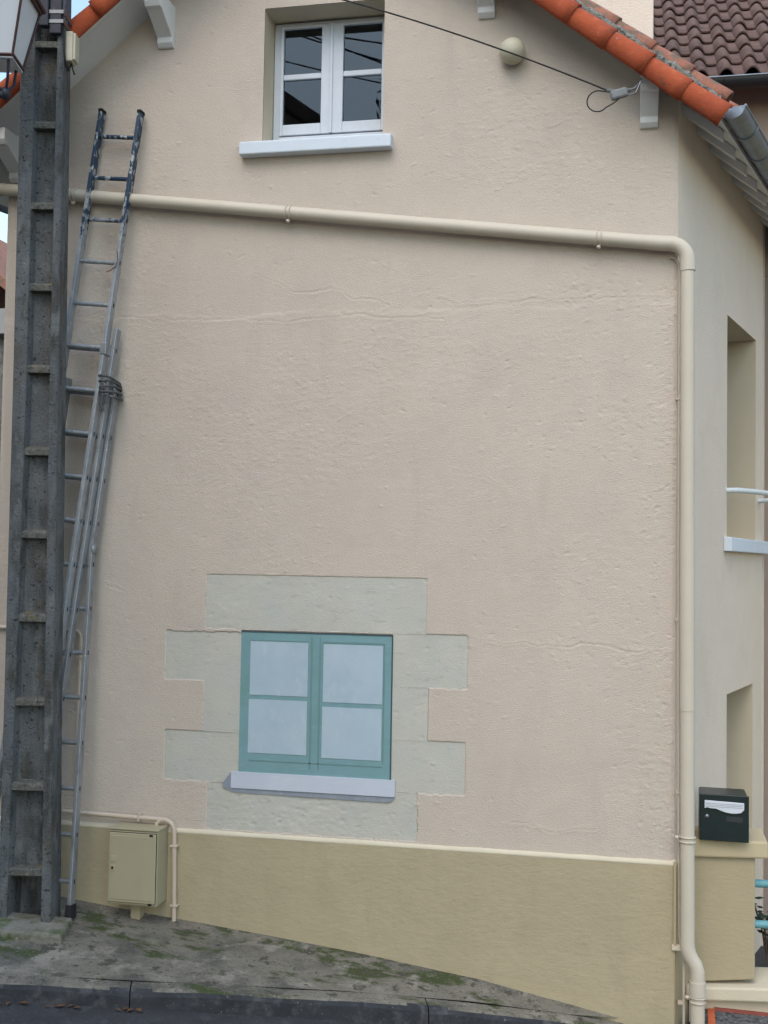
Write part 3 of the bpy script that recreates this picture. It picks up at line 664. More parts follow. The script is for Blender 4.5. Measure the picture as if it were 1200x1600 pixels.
# gutters
def gutter(name, axis_pts, r, mt, label, out, bead=None):
    g = tag(empty(name, axis_pts[0]), label, 'gutter')
    p0, p1 = Vector(axis_pts[0]), Vector(axis_pts[1]); d = (p1 - p0).normalized(); sd = Vector((d.y, -d.x, 0)); n = 14; vs = []
    for p in (p0, p1):
        for rr in (r, r - 0.004):
            for k in range(n + 1):
                a = math.pi + math.pi * k / n; vs.append(p + sd * rr * math.cos(a) + Vector((0, 0, rr * math.sin(a))))
    w_ = n + 1; fs = []
    for k in range(n): fs += [(k, k + 1, 2 * w_ + k + 1, 2 * w_ + k), (w_ + k + 1, w_ + k, 3 * w_ + k, 3 * w_ + k + 1)]
    b = MB(); b.add(vs, fs, True); b.build('trough', mt, g)
    b = MB(); q = [p0 + sd * r * math.cos(math.pi + math.pi * k / n) + Vector((0, 0, r * math.sin(math.pi + math.pi * k / n))) for k in range(n + 1)]
    b.add(q + [p - d * 0.008 for p in q], [tuple(range(n, -1, -1)), tuple(range(n + 1, 2 * n + 2))] + [(k, k + 1, n + 2 + k, n + 1 + k) for k in range(n)]); b.build('end_cap', mt, g)
    b = MB(); b.tube([p0 + sd * out * r + Vector((0, 0, 0.002)), p1 + sd * out * r + Vector((0, 0, 0.002))], 0.008, 8); b.build('bead', bead or mt, g)
    Lg = (p1 - p0).length; k = 0.35
    while k < Lg:
        c = p0 + d * k; b = MB(); b.tube([c + sd * (r + 0.002) * math.cos(math.pi + math.pi * q / 12) + Vector((0, 0, (r + 0.002) * math.sin(math.pi + math.pi * q / 12))) for q in range(13)], 0.006, 6); b.build('gutter_strap', mt, g); k += 0.42
    return g
g0 = Vector((EAVE_R + 0.075 - K * 0.16, -0.17, soffit(EAVE_R, 0) + 0.055))
gutter('gutter', [g0, g0 + SD * 2.85 + Vector((0, 0, -0.01))], 0.068, M_zinc, 'grey zinc half-round gutter along the right eave', 1)
g1 = Vector((EAVE_L - 0.075 - K * 0.2, -0.2, soffit(EAVE_L, 0) + 0.045))
gutter('gutter', [g1, g1 + SD * 2.85], 0.065, M_zinc, 'dark zinc gutter end behind the concrete pole', -1)

# chimney on the far slope
b = MB(); b.box(-0.80, -0.115, 1.3, 1.75, 5.2, 7.6); b.build('chimney', M_side, roof, 0.01)

# ------------------------------------------------------------------ drainpipe
dp = tag(empty('drainpipe', (0.06, -0.06, -0.5)), 'cream drainpipe crossing the gable and dropping down the right corner', 'pipe')
def pz(x): return 4.115 + (x + 0.07) * (4.587 - 4.115) / (-3.877 + 0.07)
PY = -0.072; PR = 0.040
b = MB(); b.tube([(-4.405, PY, pz(-4.405)), (-3, PY, pz(-3) + 0.002), (-1.35, PY, pz(-1.35))], PR, 18); b.build('pipe', M_pipe, dp)
b = MB(); b.tube([(-1.40, PY, pz(-1.40)), (-0.11, PY, pz(-0.11))], PR + 0.002, 18); b.build('pipe', M_pipe, dp)
zc = pz(-0.05) - 0.105
b = MB(); c_ = Vector((-0.055, PY, zc)); b.tube([(-0.17, PY, pz(-0.17)), (-0.10, PY, pz(-0.10))] + arc(c_, 0.108, R(84), 0, (1, 0, 0), (0, 0, 1), 8) + [(0.055, PY, zc - 0.06)], PR + 0.0045, 18); b.build('elbow', M_pipe, dp)
b = MB(); b.tube([(0.053, PY, zc), (0.060, PY, 2.42)], PR, 18); b.build('pipe', M_pipe, dp)
b = MB(); b.tube([(0.060, PY, 2.44), (0.066, PY, 1.38)], PR + 0.0025, 18); b.build('pipe', M_pipe, dp)
b = MB(); b.tube([(0.066, PY, 1.40), (0.074, PY, 0.04)], PR, 18); b.build('pipe', M_pipe, dp)
b = MB(); b.tube([(0.074, PY, 0.055), (0.075, PY, 0.03), (0.082, PY, 0.0), (0.096, PY, -0.03), (0.115, PY, -0.06), (0.126, PY, -0.09), (0.130, PY, -0.13), (0.130, PY, -0.165)], PR + 0.001, 18); b.build('elbow', M_pipe, dp)
b = MB(); b.tube([(0.130, PY, -0.10), (0.133, PY, -0.80)], PR, 18); b.build('pipe', M_pipe, dp)
b = MB(); b.tube([(0.130, PY, -0.155), (0.131, PY, -0.235)], PR + 0.006, 18); b.build('coupling', M_pipe, dp)
def ring(P, ax, r, nm='pipe_clip'):
    P = Vector(P); ax = Vector(ax).normalized(); q = Vector((0, 1, 0)); e2 = ax.cross(q)
    b = MB()
    for off in (-0.013, 0.013): b.tube(arc(P + ax * off, r + 0.004, 0, 2 * math.pi, q, e2, 18), 0.0045, 6, False)
    b.lathe([(0, 0), (0.012, 0.002), (0.012, 0.018), (0, 0.02)], P + Vector((0, -0.012, -r - 0.026)) if abs(ax.x) > 0.5 else P + Vector((-r - .02, -.01, 0)), (0, 0, 1), 8)
    b.tube([P + Vector((0, 0.02, 0)), P + Vector((0, 0.075, 0))], 0.006, 6)
    return b.build(nm, M_pipe, dp)
pd = Vector((1, 0, (4.115 - 4.587) / 3.807))
for x in (-3.86, -2.391, -0.462): ring((x, PY, pz(x)), pd, PR)
for z, x in ((0.645, 0.0705),):
    ring((x, PY, z), (0.004, 0, -1), PR)
ring((0.1315, PY, -0.255), (0, 0, -1), PR)
b = MB(); b.tube([(-4.39, PY, pz(-4.39)), (-4.85, PY, pz(-4.85))], PR + 0.005, 18); b.build('zinc_end', M_zinc, dp)

# thin conduit next to the downpipe
b = MB(); CYY = -0.022
b.tube([(-0.045, CYY, 4.045), (-0.012, CYY, 4.035), (0.006, CYY, 4.00), (0.011, CYY, 3.95), (0.014, CYY, 2.155), (0.024, CYY, 0.6), (0.030, CYY, 0.08), (0.036, CYY, 0.03), (0.052, CYY, -0.01), (0.056, CYY, -0.05), (0.060, CYY, -0.8)], 0.0085, 8)
cd = tag(empty('conduit', (0.03, CYY, -0.6)), 'thin pinkish conduit running beside the downpipe at the corner', 'conduit')
b.build('tube', M_conduit, cd)
for z in (3.2, 1.9, 0.9, -0.30):
    b = MB(); x = float(np.interp(z, [-0.8, 0.05, 2.155, 3.95], [0.060, 0.03, 0.014, 0.011])); b.box(x - 0.018, x + 0.014, CYY - 0.011, 0.0, z - 0.007, z + 0.007); b.build('clip', M_conduit, cd)
b = MB(); b.box(-0.004, 0.010, -0.047, -0.012, 0.03, 0.50); b.build('cover_strip', M_plinth, cd)
b = MB(); b.box(-0.012, 0.036, -0.05, -0.012, 0.003, 0.028); b.build('cap', M_ledge, cd)

# ------------------------------------------------------------------ globe, cable
gl = tag(empty('globe', (-0.991, 0, 5.338)), 'round cream globe fixed high on the gable', 'globe')
b = MB(); b.lathe([(0.0, -0.155)] + [(0.08 * math.sin(R(a)), -0.08 - 0.078 * math.cos(R(a))) for a in range(12, 160, 12)] + [(0.045, -0.012)], (-0.991, 0, 5.338), (0, 1, 0), 24); b.build('dome', M_globe, gl)
b = MB(); b.lathe([(0, -0.03), (0.055, -0.03), (0.06, 0.0), (0.06, 0.01)], (-0.991, -0.01, 5.338), (0, 1, 0), 20); b.build('base', M_globe, gl)

cbl = tag(empty('service_cable', (-0.25, -0.25, 4.95)), 'black overhead cable ending in a clamp at the right bracket', 'cable')
pts = []
for x in list(np.linspace(-0.405, -2.05, 16)) + [-2.5, -3.0, -3.45, -3.78]:
    z = -0.04627 * x * x - 0.5002 * x + 4.7686 + (0.08 * (x + 2.05) ** 2 if x < -2.05 else 0)
    pts.append(Vector((x, float(np.interp(-x, [0.405, 1.98, 3.78], [-0.29, -0.41, -0.62])), z)))
b = MB(); b.tube(pts, 0.0052, 8); b.build('wire', M_cable, cbl)
b = MB(); c0 = Vector((-0.47, -0.30, 4.905)); lp = [Vector((-0.375, -0.29, 4.962)), Vector((-0.43, -0.295, 4.962))] + arc(c0, 0.062, R(85), R(320), (1, 0, 0), (0, 0, 1), 12) + [Vector((-0.385, -0.30, 4.885)), Vector((-0.35, -0.29, 4.915))]
b.tube(lp, 0.004, 6); b.build('loop', M_cable, cbl)
b = MB(); b.box(-0.055, 0.045, -0.018, 0.018, -0.028, 0.028, Matrix.Translation((-0.345, -0.29, 4.945)) @ Matrix.Rotation(R(-14), 4, 'Y')); b.build('clamp', mat('grey_clamp', (0.17, 0.18, 0.18), 0.6, 0.15, 30), cbl, 0.012)
b = MB(); b.tube([(-0.42, -0.29, 4.968), (-0.335, -0.285, 4.962), (-0.285, -0.27, 4.972)], 0.012, 8); b.build('anchor', mat('grey_anchor', (0.14, 0.15, 0.15), 0.6, 0.15, 30), cbl)
b = MB(); b.tube([(-0.30, -0.28, 4.965), (-0.262, -0.262, 4.985), (-0.225, -0.25, 5.03), (-0.225, -0.23, 5.05)], 0.005, 6); b.tube([(-0.31, -0.29, 4.93), (-0.255, -0.265, 4.955), (-0.225, -0.25, 5.03)], 0.005, 6); b.build('hook', M_steel, cbl)

# ------------------------------------------------------------------ meter box and conduits by it
mb = tag(empty('meter_box', (-3.27, -0.1, -0.05)), 'cream metal meter box on the plinth beside the ladder', 'meter box')
x0, x1, z0, z1, yb = -3.436, -3.110, 0.055, 0.512, -0.200
b = MB(); b.hexa([(x0, yb, z0), (x1, yb, z0), (x1, -0.02, z0), (x0, -0.02, z0)], [(x0, yb, z1), (x1, yb, z1), (x1, -0.02, z1 + 0.012), (x0, -0.02, z1 + 0.012)]); b.build('cabinet', M_box, mb, 0.006)
b = MB(); b.box(x0 + 0.006, x1 - 0.005, yb - 0.0035, yb + 0.004, z0 + 0.016, z1 - 0.010); b.build('door_gap_shade', M_dark, mb)  # near-black sheet, its colour stands for the shade in the gap round the door
b = MB(); b.box(x0 + 0.0085, x1 - 0.0075, yb - 0.012, yb - 0.003, z0 + 0.0185, z1 - 0.0125); door = b.build('door', M_box, mb, 0.004)
b = MB(); b.box(x0 + 0.024, x1 - 0.024, yb - 0.0155, yb - 0.011, z0 + 0.036, z1 - 0.030); b.build('door_panel', M_box, door, 0.003)
b = MB(); b.box(x0 + 0.022, x0 + 0.058, yb - 0.020, yb - 0.010, 0.318, 0.358); b.build('handle', M_box, door, 0.003)
b = MB(); b.box(x0 + 0.024, x0 + 0.052, yb - 0.018, yb - 0.010, 0.262, 0.300); b.build('lock_plate', M_box, door, 0.003)
b = MB(); b.lathe([(0, -0.022), (0.008, -0.022), (0.008, 0)], (x0 + 0.038, yb, 0.283), (0, 1, 0), 10); b.build('keyhole', M_dark, door)
for z in (z0 + 0.010, z1 - 0.026):
    b = MB(); b.box(x1 - 0.05, x1 - 0.028, yb - 0.016, yb - 0.0105, z, z + 0.012); b.build('hinge', M_dark, mb)
b = MB(); b.box(x0 - 0.006, x1 + 0.004, yb - 0.006, -0.02, z1 + 0.004, z1 + 0.012, None); b.build('lid', M_box, mb, 0.002)
b = MB(); b.box(-3.31, -3.25, -0.12, -0.05, -0.08, 0.054); b.build('foot', M_plinth, mb)

cv = tag(empty('conduit', (-3.05, -0.05, -0.06)), 'cream conduit bent over the meter box to the pavement', 'conduit')
b = MB(); cy = -0.055
b.tube([(-3.95, cy, 0.575), (-3.5, cy, 0.566), (-3.14, cy, 0.560)] + arc((-3.135, cy, 0.485), 0.075, R(90), 0, (1, 0, 0), (0, 0, 1), 8)[1:] + [(-3.053, cy, 0.2), (-3.047, cy, -0.12)], 0.0145, 10); b.build('tube', M_conduit, cv)
b = MB(); b.tube(arc((-3.13, cy - 0.01, 0.51), 0.05, R(90), R(180), (1, 0, 0), (0, 0, 1), 6) + [(-3.18, cy - 0.01, 0.505)], 0.013, 10); b.build('branch', M_conduit, cv)
for (x, z, vert) in ((-3.30, 0.563, False), (-3.058, 0.40, True), (-3.05, 0.03, True)):
    b = MB()
    if vert: b.box(x - 0.026, x + 0.026, cy - 0.017, -0.03, z - 0.006, z + 0.006)
    else: b.box(x - 0.006, x + 0.006, cy - 0.017, -0.01, z - 0.02, z + 0.024)
    b.build('clip', M_conduit, cv, 0.003)
cv2 = tag(empty('conduit', (-3.745, -0.03, 0.6)), 'cream conduit elbow on the wall behind the ladder', 'conduit')
b = MB(); b.tube([(-4.35, -0.03, 1.737), (-3.80, -0.03, 1.732)] + arc((-3.795, -0.03, 1.682), 0.05, R(90), 0, (1, 0, 0), (0, 0, 1), 8)[1:] + [(-3.745, -0.03, 1.5), (-3.745, -0.03, 0.60)], 0.0125, 10); b.build('tube', M_conduit, cv2)
b = MB(); b.box(-3.765, -3.725, -0.047, 0, 1.548, 1.562); b.build('clip', M_conduit, cv2)

# ------------------------------------------------------------------ concrete pole
ka = R(10); kx = Vector((math.cos(ka), math.sin(ka), 0)); ky = Vector((-math.sin(ka), math.cos(ka), 0)); FR = Vector((-3.647, -0.528, 0))
pole = tag(empty('utility_pole', FR - kx * 0.16 + ky * 0.12), 'weathered grey concrete utility pole with stacked recesses on the left', 'pole')
ZT = 7.9
def pR(z): return float(np.interp(z, [0, 1.3, 3.26, 4.97, 7.9], [0.0, -0.024, -0.050, -0.069, -0.10]))
def pL(z): return float(np.interp(z, [0, 1.3, 3.26, 4.97, 7.9], [-0.320, -0.322, -0.328, -0.340, -0.345]))
def qR(z): return float(np.interp(z, [0, 0.55, 1.8, 3.26, 7.9], [-0.060, -0.064, -0.084, -0.103, -0.135]))
def qL(z): return float(np.interp(z, [0, 0.55, 1.8, 3.26, 7.9], [-0.262, -0.257, -0.248, -0.240, -0.262]))
def pD(z): return float(np.interp(z, [0, 4.97, 7.9], [0.240, 0.18, 0.15]))
def PP(u, d, z): return FR + kx * u + ky * d + Vector((0, 0, z))
b = MB(); lev = [-0.1, 0.27] + list(np.arange(0.6, ZT, 0.35)) + [ZT]
prev = None
for z in lev:
    deep = 0.20 if z < 0.28 else 0.062
    c_ = 0.010
    row = [PP(pL(z), c_, z), PP(pL(z) + c_, 0, z), PP(qL(z) - 0.004, 0, z), PP(qL(z) + 0.012, deep, z), PP(qR(z) - 0.012, deep, z), PP(qR(z) + 0.004, 0, z), PP(pR(z) - c_, 0, z), PP(pR(z), c_, z),
           PP(pR(z), pD(z) * 0.42, z), PP(pR(z) - 0.010, pD(z) * 0.46, z), PP(pR(z) - 0.010, pD(z), z), PP(pL(z), pD(z), z)]
    if prev:
        n = len(row); b.add(prev + row, [(i, (i + 1) % n, n + (i + 1) % n, n + i) for i in range(n)])
    if abs(z - 0.27) < 1e-6:
        row = [p.copy() for p in row]; row[3] = PP(qL(z) + 0.012, 0.062, z); row[4] = PP(qR(z) - 0.012, 0.062, z)
    prev = row
b.add(prev, [tuple(range(len(prev)))])
b.build('shaft', M_concrete, pole, fix=False)
for i in range(-0, 16):
    z = 0.290 + 0.5065 * i
    if z > ZT - 0.2: break
    b = MB(); prof = [(0.006, -0.0), (0.006, 0.036), (0.016, 0.046), (0.09 if i else 0.16, 0.068), (0.09 if i else 0.16, -0.004)]
    j = rng.uniform(-0.004, 0.004)
    b.prism(prof, lambda u, v, k: PP(qL(z) - 0.010 + (qR(z) - qL(z) + 0.020) * k, u + j * (u < .01), z + v)); b.build('rib', M_rib, pole, 0.004)
sl = R(14); sxv = Vector((math.cos(sl), math.sin(sl), 0)); syv = Vector((-math.sin(sl), math.cos(sl), 0)); SR0 = Vector((-3.500, -0.672, 0))
q = [SR0 - sxv * 0.62, SR0, SR0 + syv * 0.30, SR0 - sxv * 0.62 + syv * 0.30]
b = MB(); b.hexa([p + Vector((0, 0, zp(p.x, p.y) - 0.08)) for p in q], [p * 1.0 + Vector((0, 0, zp(p.x, p.y) + 0.045)) for p in q]); b.build('footing', M_slab, pole, 0.014)
# dark bracket channel with steel bands high on the pole
b = MB(); b.hexa([PP(-0.215, -0.05, 5.47), PP(-0.16, -0.05, 5.47), PP(-0.16, 0.0, 5.47), PP(-0.215, 0.0, 5.47)], [PP(-0.215, -0.05, 6.9), PP(-0.16, -0.05, 6.9), PP(-0.16, 0.0, 6.9), PP(-0.215, 0.0, 6.9)]); 
b.hexa([PP(-0.16, -0.03, 5.43), PP(-0.085, -0.03, 5.43), PP(-0.085, 0.002, 5.43), PP(-0.16, 0.002, 5.43)], [PP(-0.16, -0.03, 6.9), PP(-0.085, -0.03, 6.9), PP(-0.085, 0.002, 6.9), PP(-0.16, 0.002, 6.9)])
lb = tag(empty('bracket_channel', PP(-0.15, -0.02, 5.43)), 'black steel channel strapped to the top of the pole', 'bracket')
b.build('channel', M_iron, lb, 0.006)
for z in (5.495, 5.555):
    b = MB(); rr_ = [PP(pL(z) - 0.006, -0.034, z), PP(pR(z) + 0.004, -0.034, z), PP(pR(z) + 0.006, pD(z) + 0.006, z), PP(pL(z) - 0.006, pD(z) + 0.006, z)]
    h_ = Vector((0, 0, 0.022))
    inn = [PP(pL(z) - 0.003, -0.031, z), PP(pR(z) + 0.001, -0.031, z), PP(pR(z) + 0.003, pD(z) + 0.003, z), PP(pL(z) - 0.003, pD(z) + 0.003, z)]
    vs = rr_ + [p + h_ for p in rr_] + inn + [p + h_ for p in inn]
    b.add(vs, [f for i in range(4) for f in ((i, (i + 1) % 4, 4 + (i + 1) % 4, 4 + i), (8 + (i + 1) % 4, 8 + i, 12 + i, 12 + (i + 1) % 4), (4 + i, 4 + (i + 1) % 4, 12 + (i + 1) % 4, 12 + i), (i, 8 + i, 8 + (i + 1) % 4, (i + 1) % 4))]); b.build('steel_band', M_steel, lb)
# junction box on the right flank
jb = tag(empty('junction_box', PP(-0.05, 0.09, 5.28)), 'small cream junction box on the flank of the pole', 'junction box')
b = MB()
Mj = Matrix(((kx.x, ky.x, 0, 0), (kx.y, ky.y, 0, 0), (0, 0, 1, 0), (0, 0, 0, 1))); Mj.translation = PP(0, 0, 0)
b.box(-0.075, -0.028, 0.03, 0.125, 5.285, 5.475, Mj); b.build('case', M_globe, jb, 0.008)
b = MB(); b.box(-0.0285, -0.012, 0.035, 0.120, 5.295, 5.465, Mj); b.build('cover', M_globe, jb, 0.006)
b = MB(); b.tube([PP(-0.045, 0.07, 5.29), PP(-0.035, 0.065, 5.25), PP(-0.02, 0.06, 5.21), PP(-0.028, 0.06, 5.23), PP(-0.04, 0.075, 5.27)], 0.005, 6); b.tube([PP(-0.10, -0.004, 5.62), PP(-0.078, 0.0, 5.5), PP(-0.072, 0.004, 5.34), PP(-0.062, 0.012, 5.25), PP(-0.055, 0.05, 5.23), PP(-0.05, 0.08, 5.28)], 0.006, 6); b.build('lead', M_cable, jb)

# ------------------------------------------------------------------ street lantern
LC = Vector((-3.880, -1.0, 0)); la = R(13)
lx = Vector((math.cos(la), math.sin(la), 0)); ly = Vector((-math.sin(la), math.cos(la), 0))
lan = tag(empty('street_lantern', LC + Vector((0, 0, 4.85))), 'four-sided opal street lantern with maroon frame beside the pole top', 'lantern')
def LPt(sx_, sy_, hw, z): return LC + lx * sx_ * hw + ly * sy_ * hw + Vector((0, 0, z))
zb, ztp, hb, ht = 5.075, 5.45, 0.105, 0.175
cor = [(-1, -1), (1, -1), (1, 1), (-1, 1)]
for i in range(4):
    a, c = cor[i], cor[(i + 1) % 4]
    b = MB(); b.add([LPt(*a, hb - 0.006, zb), LPt(*c, hb - 0.006, zb), LPt(*c, ht - 0.006, ztp), LPt(*a, ht - 0.006, ztp), LPt(*a, hb - 0.010, zb), LPt(*c, hb - 0.010, zb), LPt(*c, ht - 0.010, ztp), LPt(*a, ht - 0.010, ztp)], [(0, 1, 2, 3), (7, 6, 5, 4), (0, 4, 5, 1), (3, 2, 6, 7)]); b.build('glass_panel', M_milk, lan)
    b = MB(); b.tube([LPt(*a, hb, zb), LPt(*a, ht, ztp)], 0.0085, 6); b.build('frame_bar', M_lanternframe, lan)
    b = MB(); b.tube([LPt(*a, hb + .002, zb), LPt(*c, hb + .002, zb)], 0.010, 6); b.build('frame_rail', M_lanternframe, lan); b = MB(); b.tube([LPt(*a, ht + 0.004, ztp), LPt(*c, ht + 0.004, ztp)], 0.012, 6); b.build('frame_rail', M_lanternframe, lan)
b = MB(); q0 = [LPt(*a, ht + 0.025, ztp + 0.008) for a in cor]; q1 = [LPt(*a, ht + 0.03, ztp + 0.025) for a in cor]; q2 = [LPt(*a, 0.07, ztp + 0.17) for a in cor]; q3 = [LPt(*a, 0.05, ztp + 0.24) for a in cor]
for u_, v_ in ((q0, q1), (q1, q2), (q2, q3)): b.add(u_ + v_, [(i, (i + 1) % 4, 4 + (i + 1) % 4, 4 + i) for i in range(4)])
b.add(q3, [(0, 1, 2, 3)]); b.add(q0, [(3, 2, 1, 0)]); b.build('roof', M_lanternframe, lan)
b = MB(); b.box(-hb, hb, -hb, hb, -0.006, 0.006, Matrix.Translation(LC + Vector((0, 0, zb - 0.012))) @ Matrix.Rotation(la, 4, 'Z')); b.build('base_plate', M_milk, lan)
KN = LC + Vector((0.045, 0, 4.885))
for a in cor:
    b = MB(); p = LPt(*a, hb - 0.03, zb - 0.015); mid = p.lerp(KN, 0.45) + Vector(((p - KN).x * 0.25, (p - KN).y * 0.25, -0.02)); b.tube([p + Vector((0, 0, 0.0)), mid, KN], 0.009, 8); b.build('cradle_arm', M_iron, lan)
b = MB(); b.lathe([(0, -0.04), (0.022, -0.03), (0.03, 0.0), (0.022, 0.03), (0, 0.04)], KN, (0, 0, 1), 14); b.build('knob', M_iron, lan)
arm = [KN, KN + Vector((-0.12, 0.01, -0.03)), KN + Vector((-0.26, 0.05, 0.05)), KN + Vector((-0.34, 0.12, 0.30)), KN + Vector((-0.30, 0.22, 0.75)), KN + Vector((-0.18, 0.32, 1.05)), PP(-0.19, -0.03, 6.05)]
b = MB(); b.tube(arm, 0.016, 8); b.build('arm', M_iron, lan)

# ------------------------------------------------------------------ ladders
def ladder_section(root, top, foot, width, stile_mat, rung_mat, z_from, z_to, xdir, rung0, depth=0.062, thick=0.024, spacing=0.28, feet=False):
    """top/foot: outer right stile line; the section covers heights z_from..z_to of that line"""
    top = Vector(top); foot = Vector(foot); ax = (top - foot).normalized(); xd = Vector(xdir).normalized(); xd = (xd - ax * xd.dot(ax)).normalized(); nd = xd.cross(ax)      # nd: out of the rungs' plane, -y side
    if nd.y > 0: nd = -nd
    at = lambda z: foot + (top - foot) * ((z - foot.z) / (top.z - foot.z))
    p, q = at(z_from), at(z_to)
    for k, off in ((1, 0.0), (-1, -width + thick)):
        b = MB(); o = xd * off
        # C-profile stile: web towards the outside, flanges inwards
        def cs(P): return [P + o + xd * u + nd * v for u, v in ((-thick, -depth / 2), (0, -depth / 2), (0, depth / 2), (-thick, depth / 2))]
        b.hexa(cs(p), cs(q)); b.build('stile', stile_mat, root, 0.004)
    L_ = (q - p).length; s_ = rung0 if rung0 > 0 else (((top - foot).length - 0.17 - (p - foot).length) % spacing); i = 0
    if s_ < 0.04: s_ += spacing
    while s_ < L_ - 0.06:
        c = p + ax * s_; b = MB(); b.tube([c - xd * (width - thick), c - xd * thick], 0.0145, 10, False); rg = b.build('rung', rung_mat, root)
        b = MB(); b.add([c + xd * 0.0015 + ax * u + nd * v for u, v in ((-0.013, -0.006), (0.013, -0.006), (0.013, 0.006), (-0.013, 0.006))], [(0, 1, 2, 3)]); b.build('rung_end', M_dark, rg, fix=False)
        s_ += spacing
    if feet:
        for off in (0.0, -width + thick):
            b = MB(); o = xd * off; e = 0.007
            def fc(P, g): return [P + o + xd * u + nd * v for u, v in ((-thick - g, -depth / 2 - g), (g, -depth / 2 - g), (g, depth / 2 + g), (-thick - g, depth / 2 + g))]
            b.hexa(fc(p - ax * 0.012, e + 0.003), fc(p + ax * 0.075, e)); b.build('foot', M_rubber, root, 0.005)
    return at, xd, nd


FOOT_A = Vector((-3.915, -0.385, 0.0)); TOP_A = Vector((-3.392, -0.075, 5.105))
lad = tag(empty('extension_ladder', (-4.0, -0.33, 0.02)), 'aluminium extension ladder with navy-splashed top leaning behind the pole', 'ladder')
atA, xdA, ndA = ladder_section(lad, TOP_A, FOOT_A, 0.300, M_alu_top, M_alu_top, 1.62, 5.105, (1, -0.02, -0.04), -1)
offB = xdA * 0.033 - ndA * 0.064
atB, _, _ = ladder_section(lad, TOP_A + offB, FOOT_A + offB, 0.366, M_alu, M_alu, 0.06, 3.68, (1, -0.02, -0.04), -1, feet=True)
for z in (3.50,):
    for o in (0.0, -0.30):
        b = MB(); P = atA(z) + xdA * o; b.hexa([P + xdA * -0.03 + ndA * 0.037, P + xdA * 0.012 + ndA * 0.037, P + xdA * 0.012 - ndA * 0.055, P + xdA * -0.03 - ndA * 0.055], [p + Vector((0.006, 0.003, 0.075)) for p in (P + xdA * -0.03 + ndA * 0.037, P + xdA * 0.012 + ndA * 0.037, P + xdA * 0.012 - ndA * 0.055, P + xdA * -0.03 - ndA * 0.055)]); b.build('guide_bracket', M_alu, lad, 0.004)
for o in (-0.012, -0.288):
    b = MB(); P = TOP_A + xdA * o; b.box(-0.015, 0.015, -0.034, 0.034, -0.01, 0.012, Matrix.Translation(P)); b.build('end_plug', M_dark, lad, 0.004)

lad2 = tag(empty('hinged_ladder', (-3.75, -0.33, -0.03)), 'grey hinged ladder standing on a black foot between pole and wall', 'ladder')
offC = xdA * 0.060 - ndA * 0.120
topC, kneeC, footC = TOP_A + offC, None, Vector((-3.600, -0.340, -0.03))
lineC = lambda z: (FOOT_A + offC) + (TOP_A - FOOT_A) * (z / 5.105)
kneeC = lineC(2.27)
ladder_section(lad2, TOP_A + offC, FOOT_A + offC, 0.372, M_alu, M_alu, 2.27, 3.34, (1, -0.02, -0.04), -1)
ladder_section(lad2, kneeC + Vector((0.0, -0.0, 0.0)), footC, 0.372, M_alu, M_alu, 0.0, 2.28, (1, -0.02, -0.04), 0.21, feet=True)
b = MB()
for o in (0.0, -0.348):
    b.lathe([(0, -0.006), (0.035, -0.006), (0.035, 0.004), (0, 0.004)], kneeC + xdA * (o + 0.002), xdA, 14)
b.build('hinge', M_alu, lad2)
# cord that lashes the stiles together
b = MB(); cpt = atB(3.30) + xdA * -0.002
for k in range(5):
    c0 = cpt + Vector((0.004 * k - 0.006, 0, 0.045 - 0.026 * k)); ringp = []
    for i in range(25):
        a = 2 * math.pi * i / 24; ringp.append(c0 + xdA * 0.046 * math.copysign(abs(math.cos(a)) ** 0.6, math.cos(a)) + ndA * 0.098 * math.copysign(abs(math.sin(a)) ** 0.6, math.sin(a)) + Vector((0, 0, 0.012 * math.sin(a + k))))
    b.tube(ringp, 0.0085, 7, False)
b.tube([cpt + ndA * 0.10 + Vector((0, 0, -0.06)), cpt + ndA * 0.105 + Vector((-0.012, 0, -0.13)), cpt + ndA * 0.10 + Vector((0.006, 0, -0.17))], 0.010, 7)
b.tube([cpt + ndA * 0.10 + xdA * 0.03 + Vector((0, 0, -0.06)), cpt + ndA * 0.105 + xdA * 0.025 + Vector((0, 0, -0.12))], 0.010, 7)
tag(b.build('rope_lashing', M_rope), 'dark cord wound round the ladder stiles', 'rope')
b = MB(); q0 = atA(4.17) + ndA * 0.04 - xdA * 0.01; b.tube([q0, q0 + Vector((0.006, -0.005, -0.06)), q0 + Vector((-0.004, -0.005, -0.10)), q0 + Vector((-0.04, -0.005, -0.125)), q0 + Vector((-0.07, -0.004, -0.135))], 0.0028, 5); tag(b.build('string', M_dry), 'thin brown string hanging from a ladder rung', 'string')

# ------------------------------------------------------------------ forecourt at the right: pier, mailbox, rails, plant
PY2 = 0.2
pier = tag(empty('garden_wall', (0.3, 0.3, -0.42)), 'low olive cream garden wall with a cap under the mailbox', 'wall')
b = MB(); b.hexa([(0.05, PY2, -0.26), (0.475, PY2, -0.21), (0.475, PY2 + 0.24, -0.21), (0.05, PY2 + 0.24, -0.26)], [(0.05, PY2, 0.49), (0.475, PY2, 0.505), (0.475, PY2 + 0.24, 0.505), (0.05, PY2 + 0.24, 0.49)]); b.build('pier', M_plinth, pier, 0.008)
b = MB(); b.hexa([(0.05, PY2 - 0.03, 0.485), (0.545, PY2 - 0.03, 0.503), (0.545, PY2 + 0.29, 0.503), (0.05, PY2 + 0.29, 0.485)], [(0.05, PY2 - 0.03, 0.592), (0.545, PY2 - 0.03, 0.602), (0.545, PY2 + 0.29, 0.614), (0.05, PY2 + 0.29, 0.604)]); b.build('cap', mat('cap_render', (0.50, 0.42, 0.27), 0.85, 0.05, 4, [], 0.3, 70), pier, 0.012)
